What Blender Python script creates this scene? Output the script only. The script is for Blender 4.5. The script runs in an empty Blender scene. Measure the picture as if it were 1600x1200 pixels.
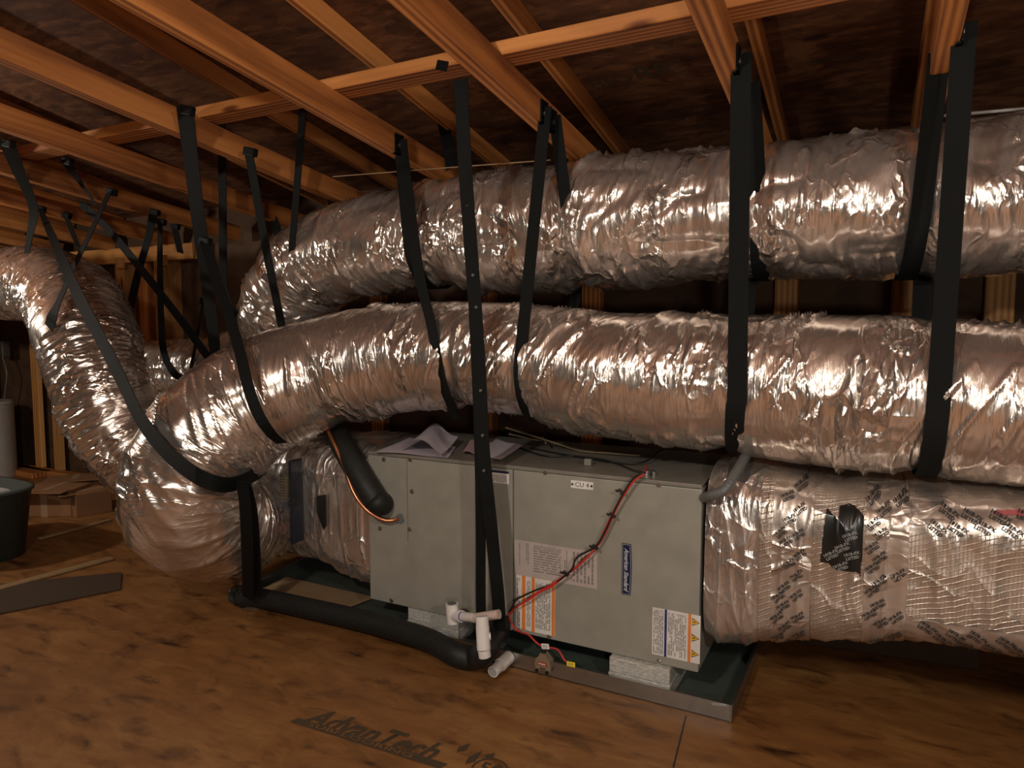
import bpy, bmesh, math, random
import numpy as np
from mathutils import Vector, Matrix
random.seed(4); R = math.radians
S = bpy.context.scene
# ------------------------------------------------------------ camera, light, exposure
CAMZ = 1.12; YAW = R(27.5); PIT = R(4.5); FPX = 1080.0
cd = bpy.data.cameras.new('camera'); cam = bpy.data.objects.new('camera', cd); S.collection.objects.link(cam)
cd.sensor_fit = 'HORIZONTAL'; cd.sensor_width = 36; cd.lens = 36 * FPX / 1600; cd.clip_start = .02
cam.location = (0, 0, CAMZ); cam.rotation_euler = (R(90) - PIT, 0, YAW); S.camera = cam
w = bpy.data.worlds.new('world'); S.world = w; w.use_nodes = True
w.node_tree.nodes['Background'].inputs[0].default_value = (.03, .028, .026, 1); w.node_tree.nodes['Background'].inputs[1].default_value = .3
def bulb(name, loc, e, col, rad):
    l = bpy.data.lights.new(name, 'POINT'); l.energy = e; l.color = col; l.shadow_soft_size = rad
    o = bpy.data.objects.new(name, l); o.location = loc; S.collection.objects.link(o)
bulb('work_light_main', (-.75, -.40, 1.78), 40, (1, .91, .79), .05)
bulb('fill_light_low', (.35, -.45, 1.02), 18, (1, .92, .82), .06)  # unseen fill lamp, added to lift the dark floor under the right plenum
bulb('work_light_left', (-4.3, .75, 1.50), 30, (1, .90, .77), .05)
bulb('work_light_right', (1.0, -.05, 1.60), 29, (1, .91, .80), .05)
S.view_settings.view_transform = 'Standard'; S.view_settings.look = 'None'
S.view_settings.exposure = .85; S.view_settings.gamma = 1; S.view_settings.use_curve_mapping = False
# ------------------------------------------------------------ point helpers (numbers read off the photo, each given its own depth)
_c = np.array([0, 0, CAMZ])
_f = np.array([-math.sin(YAW) * math.cos(PIT), math.cos(YAW) * math.cos(PIT), -math.sin(PIT)])
_r = np.array([math.cos(YAW), math.sin(YAW), 0.]); _u = np.cross(_r, _f)
def ray(x, y): return _f + _r * (x - 800) / FPX - _u * (y - 600) / FPX
def aY(x, y, Y): r = ray(x, y); return Vector(_c + r * Y / r[1])
def aZ(x, y, z): r = ray(x, y); return Vector(_c + r * (z - CAMZ) / r[2])
# ------------------------------------------------------------ materials
MATS = {}
def mat(name, col=(.5, .5, .5), rough=.5, metal=0., fn=None, **kw):
    if name in MATS: return MATS[name]
    m = bpy.data.materials.new(name); m.use_nodes = True; nt = m.node_tree; b = nt.nodes['Principled BSDF']
    b.inputs['Base Color'].default_value = (*col, 1); b.inputs['Roughness'].default_value = rough; b.inputs['Metallic'].default_value = metal
    for k, v in kw.items(): b.inputs[k.replace('_', ' ')].default_value = v
    if fn: fn(nt, b)
    else:                                   # slight procedural mottling on every plain surface
        tc = nt.nodes.new('ShaderNodeTexCoord'); n = nt.nodes.new('ShaderNodeTexNoise'); n.inputs['Scale'].default_value = 14; n.inputs['Detail'].default_value = 5
        nt.links.new(tc.outputs['Object'], n.inputs['Vector'])
        mx = nt.nodes.new('ShaderNodeMix'); mx.data_type = 'RGBA'; mx.blend_type = 'MULTIPLY'; mx.inputs[0].default_value = .3
        mx.inputs[6].default_value = (*col, 1); cr = nt.nodes.new('ShaderNodeValToRGB')
        cr.color_ramp.elements[0].position = .3; cr.color_ramp.elements[0].color = (.55, .55, .55, 1); cr.color_ramp.elements[1].position = .65
        nt.links.new(n.outputs[0], cr.inputs[0]); nt.links.new(cr.outputs[0], mx.inputs[7]); nt.links.new(mx.outputs[2], b.inputs['Base Color'])
    MATS[name] = m; return m
def N(nt, t, **kw):
    n = nt.nodes.new(t)
    for k, v in kw.items():
        if hasattr(n, k): setattr(n, k, v)
        else: n.inputs[k].default_value = v
    return n
def ramp(nt, src, stops):
    c = nt.nodes.new('ShaderNodeValToRGB'); e = c.color_ramp.elements
    while len(e) < len(stops): e.new(.5)
    for i, (p, col) in enumerate(stops): e[i].position = p; e[i].color = (*col, 1) if len(col) == 3 else col
    nt.links.new(src, c.inputs[0]); return c
def mapping(nt, coord, scale, rot=(0, 0, 0)):
    tc = nt.nodes.new('ShaderNodeTexCoord'); m = nt.nodes.new('ShaderNodeMapping')
    m.inputs['Scale'].default_value = scale; m.inputs['Rotation'].default_value = rot
    nt.links.new(tc.outputs[coord], m.inputs[0]); return m
def mixc(nt, a, b, fac, mode='MIX'):
    m = nt.nodes.new('ShaderNodeMix'); m.data_type = 'RGBA'; m.blend_type = mode
    for s, i in ((fac, 0), (a, 6), (b, 7)):
        if isinstance(s, (int, float)): m.inputs[i].default_value = s
        elif isinstance(s, tuple): m.inputs[i].default_value = (*s, 1)
        else: nt.links.new(s, m.inputs[i])
    return m.outputs[2]
def bump(nt, b, h, strength, dist, prev=None):
    n = nt.nodes.new('ShaderNodeBump'); n.inputs['Strength'].default_value = strength; n.inputs['Distance'].default_value = dist
    nt.links.new(h, n.inputs['Height'])
    if prev: nt.links.new(prev.outputs[0], n.inputs['Normal'])
    nt.links.new(n.outputs[0], b.inputs['Normal']); return n
def foil_fn(su, sv, st, rough=(.17, .30), tint=(.86, .77, .70), grid=False, coat=.8):
    def fn(nt, b):
        mp = mapping(nt, 'UV', (su, sv, 1)); L = nt.links
        n1 = N(nt, 'ShaderNodeTexNoise', Scale=1., Detail=5., Roughness=.62, Distortion=.6); L.new(mp.outputs[0], n1.inputs['Vector'])
        mp2 = mapping(nt, 'UV', (26, 24, 1), (0, 0, .5)); v = N(nt, 'ShaderNodeTexVoronoi', feature='DISTANCE_TO_EDGE', Scale=1.); 
        nz = N(nt, 'ShaderNodeTexNoise', Scale=.6, Detail=3.); L.new(mp2.outputs[0], nz.inputs['Vector'])
        ad = nt.nodes.new('ShaderNodeVectorMath'); ad.operation = 'ADD'; L.new(mp2.outputs[0], ad.inputs[0]); L.new(nz.outputs['Color'], ad.inputs[1]); L.new(ad.outputs[0], v.inputs['Vector'])
        b.inputs['Coat Weight'].default_value = coat; b.inputs['Coat Roughness'].default_value = .09; b.inputs['Coat IOR'].default_value = 1.8
        def crease(sx, sy, rot, thr, dist, stg, prev, mlo, seedoff):
            m_ = mapping(nt, 'UV', (sx, sy, 1), (0, 0, rot)); m_.inputs['Location'].default_value = (seedoff, seedoff * .7, 0)
            z_ = N(nt, 'ShaderNodeTexNoise', Scale=.9, Detail=2.); L.new(m_.outputs[0], z_.inputs['Vector'])
            a_ = nt.nodes.new('ShaderNodeVectorMath'); a_.operation = 'MULTIPLY_ADD'; a_.inputs[1].default_value = (1.3, 1.3, 0); L.new(z_.outputs['Color'], a_.inputs[0]); L.new(m_.outputs[0], a_.inputs[2])
            v_ = N(nt, 'ShaderNodeTexVoronoi', feature='DISTANCE_TO_EDGE', Scale=1.); L.new(a_.outputs[0], v_.inputs['Vector'])
            r_ = ramp(nt, v_.outputs[0], [(0, (1, 1, 1)), (thr * .35, (.55, .55, .55)), (thr, (0, 0, 0))])
            k_ = N(nt, 'ShaderNodeTexNoise', Scale=.33, Detail=2.); L.new(m_.outputs[0], k_.inputs['Vector'])
            kr = ramp(nt, k_.outputs[0], [(mlo, (0, 0, 0)), (mlo + .16, (1, 1, 1))])
            return bump(nt, b, mixc(nt, r_.outputs[0], kr.outputs[0], 1., 'MULTIPLY'), stg, dist, prev)
        b1 = bump(nt, b, n1.outputs[0], st, .0035)
        bA = crease(su * .42, sv * 1.1, .28, .20, .014, .9, b1, .50, 3.)
        bB = crease(su * .75, sv * 1.9, -.35, .22, .006, .75, bA, .50, 11.)
        b2 = crease(su * 1.5, sv * 1.2, .1, .28, .0022, .5, bB, .46, 23.)
        if grid:
            g = mapping(nt, 'UV', (75, 75, 1), (0, 0, .32)); wv = N(nt, 'ShaderNodeTexWave', Scale=.32, wave_type='BANDS', bands_direction='Y', Distortion=.4); L.new(g.outputs[0], wv.inputs['Vector'])
            c = ramp(nt, wv.outputs[0], [(.86, (0, 0, 0)), (1, (1, 1, 1))])
            g2 = mapping(nt, 'UV', (75, 75, 1)); w2 = N(nt, 'ShaderNodeTexWave', Scale=.5, wave_type='BANDS', bands_direction='X', Distortion=.6); L.new(g2.outputs[0], w2.inputs['Vector'])
            c2 = ramp(nt, w2.outputs[0], [(.9, (0, 0, 0)), (1, (.35, .35, .35))])
            a = mixc(nt, c.outputs[0], c2.outputs[0], 1., 'ADD'); bump(nt, b, a, .5, .004, b2)
        big = N(nt, 'ShaderNodeTexNoise', Scale=3., Detail=3.); m3 = mapping(nt, 'UV', (1.5, 3, 1)); L.new(m3.outputs[0], big.inputs['Vector'])
        mr = N(nt, 'ShaderNodeMapRange'); mr.inputs[1].default_value = .35; mr.inputs[2].default_value = .68; mr.inputs[3].default_value = rough[0]; mr.inputs[4].default_value = rough[1]
        L.new(big.outputs[0], mr.inputs[0]); L.new(mr.outputs[0], b.inputs['Roughness'])
        cc = ramp(nt, big.outputs[0], [(.3, tuple(t * .86 for t in tint)), (.7, tint)]); L.new(cc.outputs[0], b.inputs['Base Color'])
    return fn
M_FOIL = mat('foil_jacket', metal=.88, fn=foil_fn(42, 6, .7))
M_FOIL2 = mat('foil_jacket_loose', metal=.83, fn=foil_fn(34, 8, .7))
M_FOIL3 = mat('foil_jacket_gathered', metal=.88, fn=foil_fn(60, 8, .8))
M_WRAP = mat('scrim_foil', metal=.8, fn=foil_fn(12, 5, .5, (.26, .42), (.72, .63, .55), True))
M_WRAP2 = mat('plain_foil', metal=.85, fn=foil_fn(26, 7, .8, (.2, .36), (.80, .74, .70)))
M_TAPE = mat('foil_tape', metal=.8, fn=foil_fn(14, 9, .3, (.26, .4), (.68, .60, .54)))
def strap_fn(nt, b):
    mp = mapping(nt, 'UV', (1, 420, 1)); wv = N(nt, 'ShaderNodeTexWave', Scale=1., bands_direction='Y', Distortion=.5); nt.links.new(mp.outputs[0], wv.inputs['Vector'])
    bump(nt, b, wv.outputs[0], .35, .001)
    c = ramp(nt, wv.outputs[0], [(0, (.003, .0036, .0035)), (1, (.0075, .0088, .0085))]); nt.links.new(c.outputs[0], b.inputs['Base Color']); b.inputs['Specular IOR Level'].default_value = .18
M_STRAP = mat('black_webbing', rough=.62, fn=strap_fn)
def foam_fn(nt, b):
    mp = mapping(nt, 'Object', (60, 60, 60)); n = N(nt, 'ShaderNodeTexNoise', Scale=1., Detail=4.); nt.links.new(mp.outputs[0], n.inputs['Vector'])
    bump(nt, b, n.outputs[0], .25, .002)
    c = ramp(nt, n.outputs[0], [(.3, (.006, .007, .0065)), (.7, (.013, .0145, .013))]); nt.links.new(c.outputs[0], b.inputs['Base Color'])
M_RUBBER = mat('black_foam_rubber', rough=.6, fn=foam_fn)
def wood_fn(c0, c1, c2):
    def fn(nt, b):
        L = nt.links; oi = nt.nodes.new('ShaderNodeObjectInfo')
        mp = mapping(nt, 'Object', (1.6, 26, 26)); off = nt.nodes.new('ShaderNodeVectorMath'); off.operation = 'ADD'
        sc = nt.nodes.new('ShaderNodeMath'); sc.operation = 'MULTIPLY'; sc.inputs[1].default_value = 57.; L.new(oi.outputs['Random'], sc.inputs[0])
        L.new(mp.outputs[0], off.inputs[0]); L.new(sc.outputs[0], off.inputs[1])
        n = N(nt, 'ShaderNodeTexNoise', Scale=.55, Detail=3., Distortion=1.2); L.new(off.outputs[0], n.inputs['Vector'])
        wv = N(nt, 'ShaderNodeTexWave', Scale=.55, bands_direction='Y', Distortion=9., Detail=2.); wv.inputs['Detail Scale'].default_value = .35; L.new(off.outputs[0], wv.inputs['Vector'])
        f = N(nt, 'ShaderNodeTexNoise', Scale=3.5, Detail=6.); L.new(off.outputs[0], f.inputs['Vector'])
        a = mixc(nt, wv.outputs[0], n.outputs[0], .55); a = mixc(nt, a, f.outputs[0], .25)
        c = ramp(nt, a, [(.25, c0), (.5, c1), (.72, c2)])
        hv = mixc(nt, c.outputs[0], mixc(nt, (.75, .72, .7), (1.1, 1.05, 1.), oi.outputs['Random']), 1., 'MULTIPLY')
        kn = N(nt, 'ShaderNodeTexVoronoi', Scale=1.); km = mapping(nt, 'Object', (2.3, 9, 9)); L.new(km.outputs[0], kn.inputs['Vector'])
        kr = ramp(nt, kn.outputs['Distance'], [(.06, (.30, .2, .15)), (.13, (1, 1, 1))])
        L.new(mixc(nt, hv, kr.outputs[0], 1., 'MULTIPLY'), b.inputs['Base Color']); bump(nt, b, a, .15, .002)
    return fn
M_WOOD = mat('framing_lumber', rough=.6, fn=wood_fn((.17, .050, .012), (.45, .165, .042), (.64, .27, .076)))
M_STUD = mat('stud_lumber', rough=.65, fn=wood_fn((.30, .12, .03), (.52, .25, .075), (.66, .36, .12)))
def osb_fn(cols, dark, sc=1., rg=.6, soft=.5):
    def fn(nt, b):
        L = nt.links; outs = []
        wn = N(nt, 'ShaderNodeTexNoise', Scale=2.2 * sc, Detail=2.)
        o0 = mapping(nt, 'Object', (1, 1, 1)); L.new(o0.outputs[0], wn.inputs['Vector'])
        for i, (rz, s) in enumerate(((.3, (9, 34, 9)), (-.5, (13, 42, 13)), (1.2, (8, 22, 8)))):
            mp = mapping(nt, 'Object', tuple(k * sc for k in s), (0, 0, rz))
            ad = nt.nodes.new('ShaderNodeVectorMath'); ad.operation = 'MULTIPLY_ADD'; L.new(wn.outputs['Color'], ad.inputs[0]); ad.inputs[1].default_value = (5, 5, 5); L.new(mp.outputs[0], ad.inputs[2])
            v = N(nt, 'ShaderNodeTexVoronoi', Scale=1.); L.new(ad.outputs[0], v.inputs['Vector'])
            bw = nt.nodes.new('ShaderNodeSeparateColor'); L.new(v.outputs['Color'], bw.inputs[0]); outs.append(bw.outputs[0])
        a = mixc(nt, outs[0], outs[1], .5); a = mixc(nt, a, outs[2], .33)
        big = N(nt, 'ShaderNodeTexNoise', Scale=1.6, Detail=4.); L.new(o0.outputs[0], big.inputs['Vector'])
        st = N(nt, 'ShaderNodeTexNoise', Scale=1., Detail=7., Roughness=.68, Distortion=.9); stm = mapping(nt, 'Object', (4.5 * sc, 12 * sc, 5), (0, 0, .2)); L.new(stm.outputs[0], st.inputs['Vector'])
        bs = mixc(nt, big.outputs[0], st.outputs[0], .6); a2 = mixc(nt, a, bs, soft)
        c = ramp(nt, a2, [(.3, cols[0]), (.5, cols[1]), (.66, cols[2])])
        sp = N(nt, 'ShaderNodeTexNoise', Scale=1., Detail=4., Roughness=.6); spm = mapping(nt, 'Object', (7 * sc, 17 * sc, 7), (0, 0, .25)); L.new(spm.outputs[0], sp.inputs['Vector'])
        sr = ramp(nt, sp.outputs[0], [(.28, dark), (.36, tuple(.55 + .45 * d_ for d_ in dark)), (.47, (1, 1, 1))])
        sp.inputs['Distortion'].default_value = .5
        L.new(mixc(nt, c.outputs[0], sr.outputs[0], 1., 'MULTIPLY'), b.inputs['Base Color'])
        bump(nt, b, a, .25, .002); b.inputs['Roughness'].default_value = rg
    return fn
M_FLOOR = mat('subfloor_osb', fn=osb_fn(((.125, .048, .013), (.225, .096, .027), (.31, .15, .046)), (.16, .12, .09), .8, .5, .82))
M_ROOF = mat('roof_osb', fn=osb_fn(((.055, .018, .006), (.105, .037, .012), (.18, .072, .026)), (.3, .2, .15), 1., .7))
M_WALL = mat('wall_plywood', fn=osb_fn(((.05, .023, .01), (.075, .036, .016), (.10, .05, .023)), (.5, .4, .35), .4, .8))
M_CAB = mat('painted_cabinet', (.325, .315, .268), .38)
M_CABSHADE = mat('cabinet_paint_shaded', (.22, .205, .172), .42)  # same cabinet paint, darkened: the shade on the lid is in the colour
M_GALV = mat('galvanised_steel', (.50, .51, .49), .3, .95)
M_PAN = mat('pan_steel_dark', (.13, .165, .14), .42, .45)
M_PAPER = mat('label_paper', (.78, .74, .70), .6)
M_PRINT = mat('label_rating_paper', (.52, .44, .41), .6)
M_INK = mat('black_ink', (.02, .02, .02), .6)
M_GINK = mat('grey_ink', (.22, .21, .20), .6)
M_STAMP = mat('stamp_ink', (.062, .040, .020), .7)
M_ORANGE = mat('orange_print', (.85, .25, .04), .5)
M_BLUE = mat('blue_print', (.02, .035, .20), .5)
M_YEL = mat('yellow_print', (.90, .50, .02), .5)
M_BADGE = mat('badge_blue', (.012, .022, .07), .3)
M_CHROME = mat('badge_silver', (.62, .64, .70), .4, .2)
M_PVC = mat('white_pvc', (.80, .77, .74), .35)
M_PRIMER = mat('purple_primer', (.25, .16, .42), .5)
M_PINK = mat('faded_pvc', (.62, .47, .42), .45)
M_COPPER = mat('copper', (.72, .32, .17), .3, .95)
M_RED = mat('red_wire', (.62, .045, .035), .45)
M_BLK = mat('black_plastic', (.012, .012, .012), .45)
M_GREYC = mat('grey_conduit', (.13, .135, .13), .45)
M_BROWNP = mat('brown_plastic', (.26, .18, .115), .5)
M_TAG = mat('white_tag', (.82, .80, .76), .55)
M_YTAG = mat('yellow_tag', (.92, .68, .02), .5)
def block_fn(nt, b):
    mp = mapping(nt, 'Object', (90, 90, 260)); n = N(nt, 'ShaderNodeTexNoise', Scale=1., Detail=3.); nt.links.new(mp.outputs[0], n.inputs['Vector'])
    c = ramp(nt, n.outputs[0], [(.35, (.42, .41, .37)), (.65, (.66, .65, .60))]); nt.links.new(c.outputs[0], b.inputs['Base Color']); bump(nt, b, n.outputs[0], .5, .003)
M_BLOCK = mat('foil_faced_foam', rough=.42, metal=.15, fn=block_fn)
M_SHEET = mat('lilac_paper', (.62, .56, .62), .7)
M_PSHEET = mat('pink_paper', (.60, .40, .42), .7)
M_TOTE = mat('grey_green_plastic', (.055, .065, .058), .45)
M_TOTEL = mat('tote_contents', (.42, .42, .42), .6)
M_CARD = mat('cardboard', (.25, .12, .05), .8)
M_WHITE = mat('dull_white_plastic', (.42, .40, .37), .5)
M_PLY = mat('plywood_scrap', (.34, .22, .12), .7)
M_DKB = mat('dark_board', (.05, .026, .012), .9)
M_FILM = mat('fibre_lath', (.26, .16, .07), .7)
M_CLEAR = mat('clear_plastic', (.9, .9, .92), .03, Transmission_Weight=.95, IOR=1.06)
M_NAVY = mat('navy_plastic', (.010, .013, .022), .4)
M_BTAPE = mat('black_tape', (.012, .013, .012), .28)
M_BTXT = mat('black_tape_print', (.28, .28, .27), .4)
# ------------------------------------------------------------ object helpers
def tag(o, label=None, cat=None, group=None, kind=None):
    if label: o['label'] = label
    if cat: o['category'] = cat
    if group: o['group'] = group
    if kind: o['kind'] = kind
    return o
def thing(name, label, cat, loc=(0, 0, 0), group=None):
    o = bpy.data.objects.new(name, None); o.empty_display_size = .05; S.collection.objects.link(o); o.location = loc
    return tag(o, label, cat, group)
def link(name, me, m, parent=None, smooth=False, world=True):
    o = bpy.data.objects.new(name, me)
    if m: me.materials.append(m)
    if smooth: me.polygons.foreach_set('use_smooth', [True] * len(me.polygons))
    S.collection.objects.link(o)
    if parent:
        o.parent = parent
        if world:
            p = Vector(parent.location); q = parent
            while q.parent: q = q.parent; p += Vector(q.location)
            o.location = -p
    return o
def pydata(name, vs, fs, m, parent=None, smooth=False, uvs=None):
    me = bpy.data.meshes.new(name); me.from_pydata([tuple(v) for v in vs], [], [tuple(f) for f in fs]); me.update()
    if uvs is not None:
        uv = me.uv_layers.new(name='UVMap'); li = np.zeros(len(me.loops), dtype=np.int32); me.loops.foreach_get('vertex_index', li)
        uv.data.foreach_set('uv', np.asarray(uvs, dtype=np.float32)[li].ravel())
    return link(name, me, m, parent, smooth)
class MB:
    def __init__(s): s.bm = bmesh.new()
    def box(s, a, b, bev=0., rot=None, seg=2):
        a = Vector(a); b = Vector(b); c = (a + b) / 2; d = b - a
        r = bmesh.ops.create_cube(s.bm, size=1); vs = r['verts']; bmesh.ops.scale(s.bm, vec=(abs(d.x), abs(d.y), abs(d.z)), verts=vs)
        if bev: 
            es = list({e for v in vs for e in v.link_edges}); rr = bmesh.ops.bevel(s.bm, geom=es, offset=bev, segments=seg, affect='EDGES', profile=.6); vs = list({v for f in rr['faces'] for v in f.verts} | {v for v in vs if v.is_valid})
        if rot is not None: bmesh.ops.rotate(s.bm, cent=(0, 0, 0), matrix=rot, verts=vs)
        bmesh.ops.translate(s.bm, vec=c, verts=vs); return s
    def cyl(s, p, q, r, r2=None, n=20, cap=True):
        p = Vector(p); q = Vector(q); d = q - p
        c = bmesh.ops.create_cone(s.bm, cap_ends=cap, segments=n, radius1=r, radius2=r if r2 is None else r2, depth=d.length)
        m = Matrix.Translation((p + q) / 2) @ d.to_track_quat('Z', 'Y').to_matrix().to_4x4(); bmesh.ops.transform(s.bm, matrix=m, verts=c['verts']); return s
    def poly(s, pts, thick=None):
        v = [s.bm.verts.new(p) for p in pts]; f = s.bm.faces.new(v)
        if thick:
            r = bmesh.ops.extrude_face_region(s.bm, geom=[f]); bmesh.ops.translate(s.bm, vec=thick, verts=[e for e in r['geom'] if isinstance(e, bmesh.types.BMVert)])
        return s
    def build(s, name, m, parent=None, smooth=False):
        bmesh.ops.recalc_face_normals(s.bm, faces=s.bm.faces); me = bpy.data.meshes.new(name); s.bm.to_mesh(me); s.bm.free()
        o = link(name, me, m, parent)
        if smooth:
            me.polygons.foreach_set('use_smooth', [True] * len(me.polygons))
            try: me.set_sharp_from_angle(angle=R(35))
            except Exception: pass
        return o
def catmull(P, n):
    P = np.asarray(P, float); Q = np.vstack([2 * P[0] - P[1], P, 2 * P[-1] - P[-2]]); out = []
    k = len(P) - 1
    for i in range(k):
        p0, p1, p2, p3 = Q[i:i + 4]
        t = np.linspace(0, 1, n, endpoint=False)[:, None]
        out.append(.5 * (2 * p1 + (p2 - p0) * t + (2 * p0 - 5 * p1 + 4 * p2 - p3) * t ** 2 + (-p0 + 3 * p1 - 3 * p2 + p3) * t ** 3))
    out.append(P[-1:]); return np.vstack(out)
def resample(Q, step):
    d = np.r_[0, np.cumsum(np.linalg.norm(np.diff(Q[:, :3], axis=0), axis=1))]; n = max(2, int(d[-1] / step)); s = np.linspace(0, d[-1], n)
    return np.stack([np.interp(s, d, Q[:, i]) for i in range(Q.shape[1])], 1), s
def vnoise(u, v, seed, perv=None):
    rg = np.random.default_rng(seed); T = rg.random((512, 512))
    iu = np.floor(u).astype(int); iv = np.floor(v).astype(int); fu = u - iu; fv = v - iv; fu = fu * fu * (3 - 2 * fu); fv = fv * fv * (3 - 2 * fv)
    def g(a, b):
        if perv: b = b % perv
        return T[a % 512, b % 512]
    return (g(iu, iv) * (1 - fu) + g(iu + 1, iv) * fu) * (1 - fv) + (g(iu, iv + 1) * (1 - fu) + g(iu + 1, iv + 1) * fu) * fv
def ridge(u, v, seed, perv=None): return 1 - np.abs(2 * vnoise(u, v, seed, perv) - 1)
def frames(P):
    n = len(P); T = np.gradient(P, axis=0); T /= np.linalg.norm(T, axis=1)[:, None]
    up = np.array([0, 0, 1.]) if abs(T[0, 2]) < .9 else np.array([0, 1., 0]); a = up - T[0] * (up @ T[0]); a /= np.linalg.norm(a); A = [a]
    for i in range(1, n):
        a = A[-1] - T[i] * (A[-1] @ T[i]); a /= np.linalg.norm(a); A.append(a)
    A = np.array(A); return T, A, np.cross(T, A)
def grid_mesh(name, V, uvs, m, parent=None, closed=True):
    n, k = V.shape[:2]; idx = np.arange(n * k).reshape(n, k)
    f = np.stack([idx[:-1, :-1], idx[:-1, 1:], idx[1:, 1:], idx[1:, :-1]], -1).reshape(-1, 4)
    me = bpy.data.meshes.new(name); me.vertices.add(n * k); me.vertices.foreach_set('co', V.reshape(-1).astype(np.float32))
    nf = len(f); me.loops.add(nf * 4); me.loops.foreach_set('vertex_index', f.reshape(-1).astype(np.int32)); me.polygons.add(nf)
    me.polygons.foreach_set('loop_start', np.arange(0, nf * 4, 4, dtype=np.int32)); me.polygons.foreach_set('loop_total', np.full(nf, 4, dtype=np.int32)); me.update(calc_edges=True)
    uv = me.uv_layers.new(name='UVMap'); uv.data.foreach_set('uv', uvs.reshape(-1, 2)[f.reshape(-1)].astype(np.float32).ravel())
    me.validate(); return link(name, me, m, parent, True)
def duct(name, pts, m, parent, seed, wr=.006, fu=26, slant=0., fold=.0, pinch=(), lump=.012, M=168, step=.006, warp=1.2, big=0., fine=.0012, sharp=.02, tail=None):
    """flexible duct: centre points (x,y,z,r); pinch = [(point, depth, width)] where a strap squeezes it"""
    Q, s = resample(catmull(pts, 24), step); P = Q[:, :3]; r = Q[:, 3]; T, A, B = frames(P)
    th = np.linspace(0, 2 * math.pi, M + 1); s2, t2 = np.meshgrid(s, th, indexing='ij'); v = t2 / (2 * math.pi)
    dirs = A[:, None, :] * np.cos(t2)[..., None] + B[:, None, :] * np.sin(t2)[..., None]; down = np.clip(-dirs[..., 2], -1, 1)
    low = vnoise(s2 * 2.5 + 5, v * 4, seed + 1, 4) - .5; low2 = vnoise(s2 * 6 + 9, v * 7, seed + 2, 7) - .5
    wv = vnoise(s2 * 3, v * 6, seed + 3, 6) - .5; us = s2 + slant * .12 * np.sin(t2 * 1.0 + 1.1) + .05 * warp * wv
    shp = ridge(us * fu * 1.6 + 3, v * 4 , seed + 21, 4) ** 9 * (vnoise(s2 * 6, v * 9, seed + 22, 9) > .45) * vnoise(s2 * 9, v * 12, seed + 23, 12)
    a = ridge(us * fu, v * 5, seed + 4, 5) ** 2.2; b = ridge(us * fu * 2.1 + 7, v * 9, seed + 5, 9) ** 2; c = ridge(us * fu * .45, v * 4 + s2, seed + 6) ** 3 if False else ridge(us * fu * .45, v * 4, seed + 6, 4) ** 3
    d = vnoise(us * fu * 5, v * 26, seed + 7, 26) - .5
    amp = .35 + 1.3 * vnoise(s2 * 4.2, v * 5, seed + 8, 5)
    e = ridge(s2 * 7 + 2 * wv, v * 11, seed + 9, 11) ** 3
    disp = lump * (low * 1.6 + low2 * .5) + wr * amp * (a * .55 + b * .3 - .4) + wr * .5 * c + sharp * shp + fine * d * 2 - big * e
    if tail:                                # deeper gathers where the duct turns into its collar
        k_ = np.clip((s2 / s[-1] - tail[0]) / (1 - tail[0]) * 2.5, 0, 1); disp = disp + k_ * tail[1] * (ridge((s2 + .03 * wv) * 17, v * 3, seed + 31, 3) ** 3 + .5 * ridge((s2 + .04 * wv) * 36, v * 5, seed + 32, 5) ** 3 - .4)
    sq = np.zeros_like(s2)
    for (pp, dep, wd) in pinch:
        i0 = int(np.argmin(np.linalg.norm(P - np.array(pp[:3]), axis=1))); g = np.exp(-((s2 - s[i0]) / wd) ** 2); sq += g * dep * (.45 + .55 * np.clip(down * 1.2 + .2, -.2, 1))
        near = np.exp(-((s2 - s[i0]) / (wd * .55)) ** 2); disp *= (1 - .85 * near)
        fan = np.exp(-((np.abs(s2 - s[i0]) - wd * 1.1) / (wd * .9)) ** 2); disp += fan * wr * 1.1 * (ridge(s2 * 6, v * 38, seed + 11, 38) ** 2 - .45) * (1 - near)
    rr = r[:, None] + disp - sq
    V = P[:, None, :] + dirs * rr[..., None]; V[:, -1] = V[:, 0]
    uv = np.stack([s2, v * 2 * math.pi * float(r.mean())], -1)
    return grid_mesh(name, V, uv, m, parent)
def tube(name, pts, r, m, parent=None, n=12, step=.012, cap=True, rfn=None, smooth=True):
    P, s = resample(catmull([tuple(p) for p in pts], 12), step); T, A, B = frames(P); th = np.linspace(0, 2 * math.pi, n, endpoint=False)
    vs = []; fs = []; uv = []
    for i in range(len(P)):
        q = r if rfn is None else rfn(s[i] / s[-1], r)
        for t in th: vs.append(P[i] + (A[i] * math.cos(t) + B[i] * math.sin(t)) * q); uv.append((s[i], t * q))
    for i in range(len(P) - 1):
        for j in range(n): a = i * n + j; b = i * n + (j + 1) % n; fs.append((a, b, b + n, a + n))
    if cap: fs.append(tuple(range(n))[::-1]); fs.append(tuple(range((len(P) - 1) * n, len(P) * n)))
    return pydata(name, vs, fs, m, parent, smooth, uv)
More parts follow.
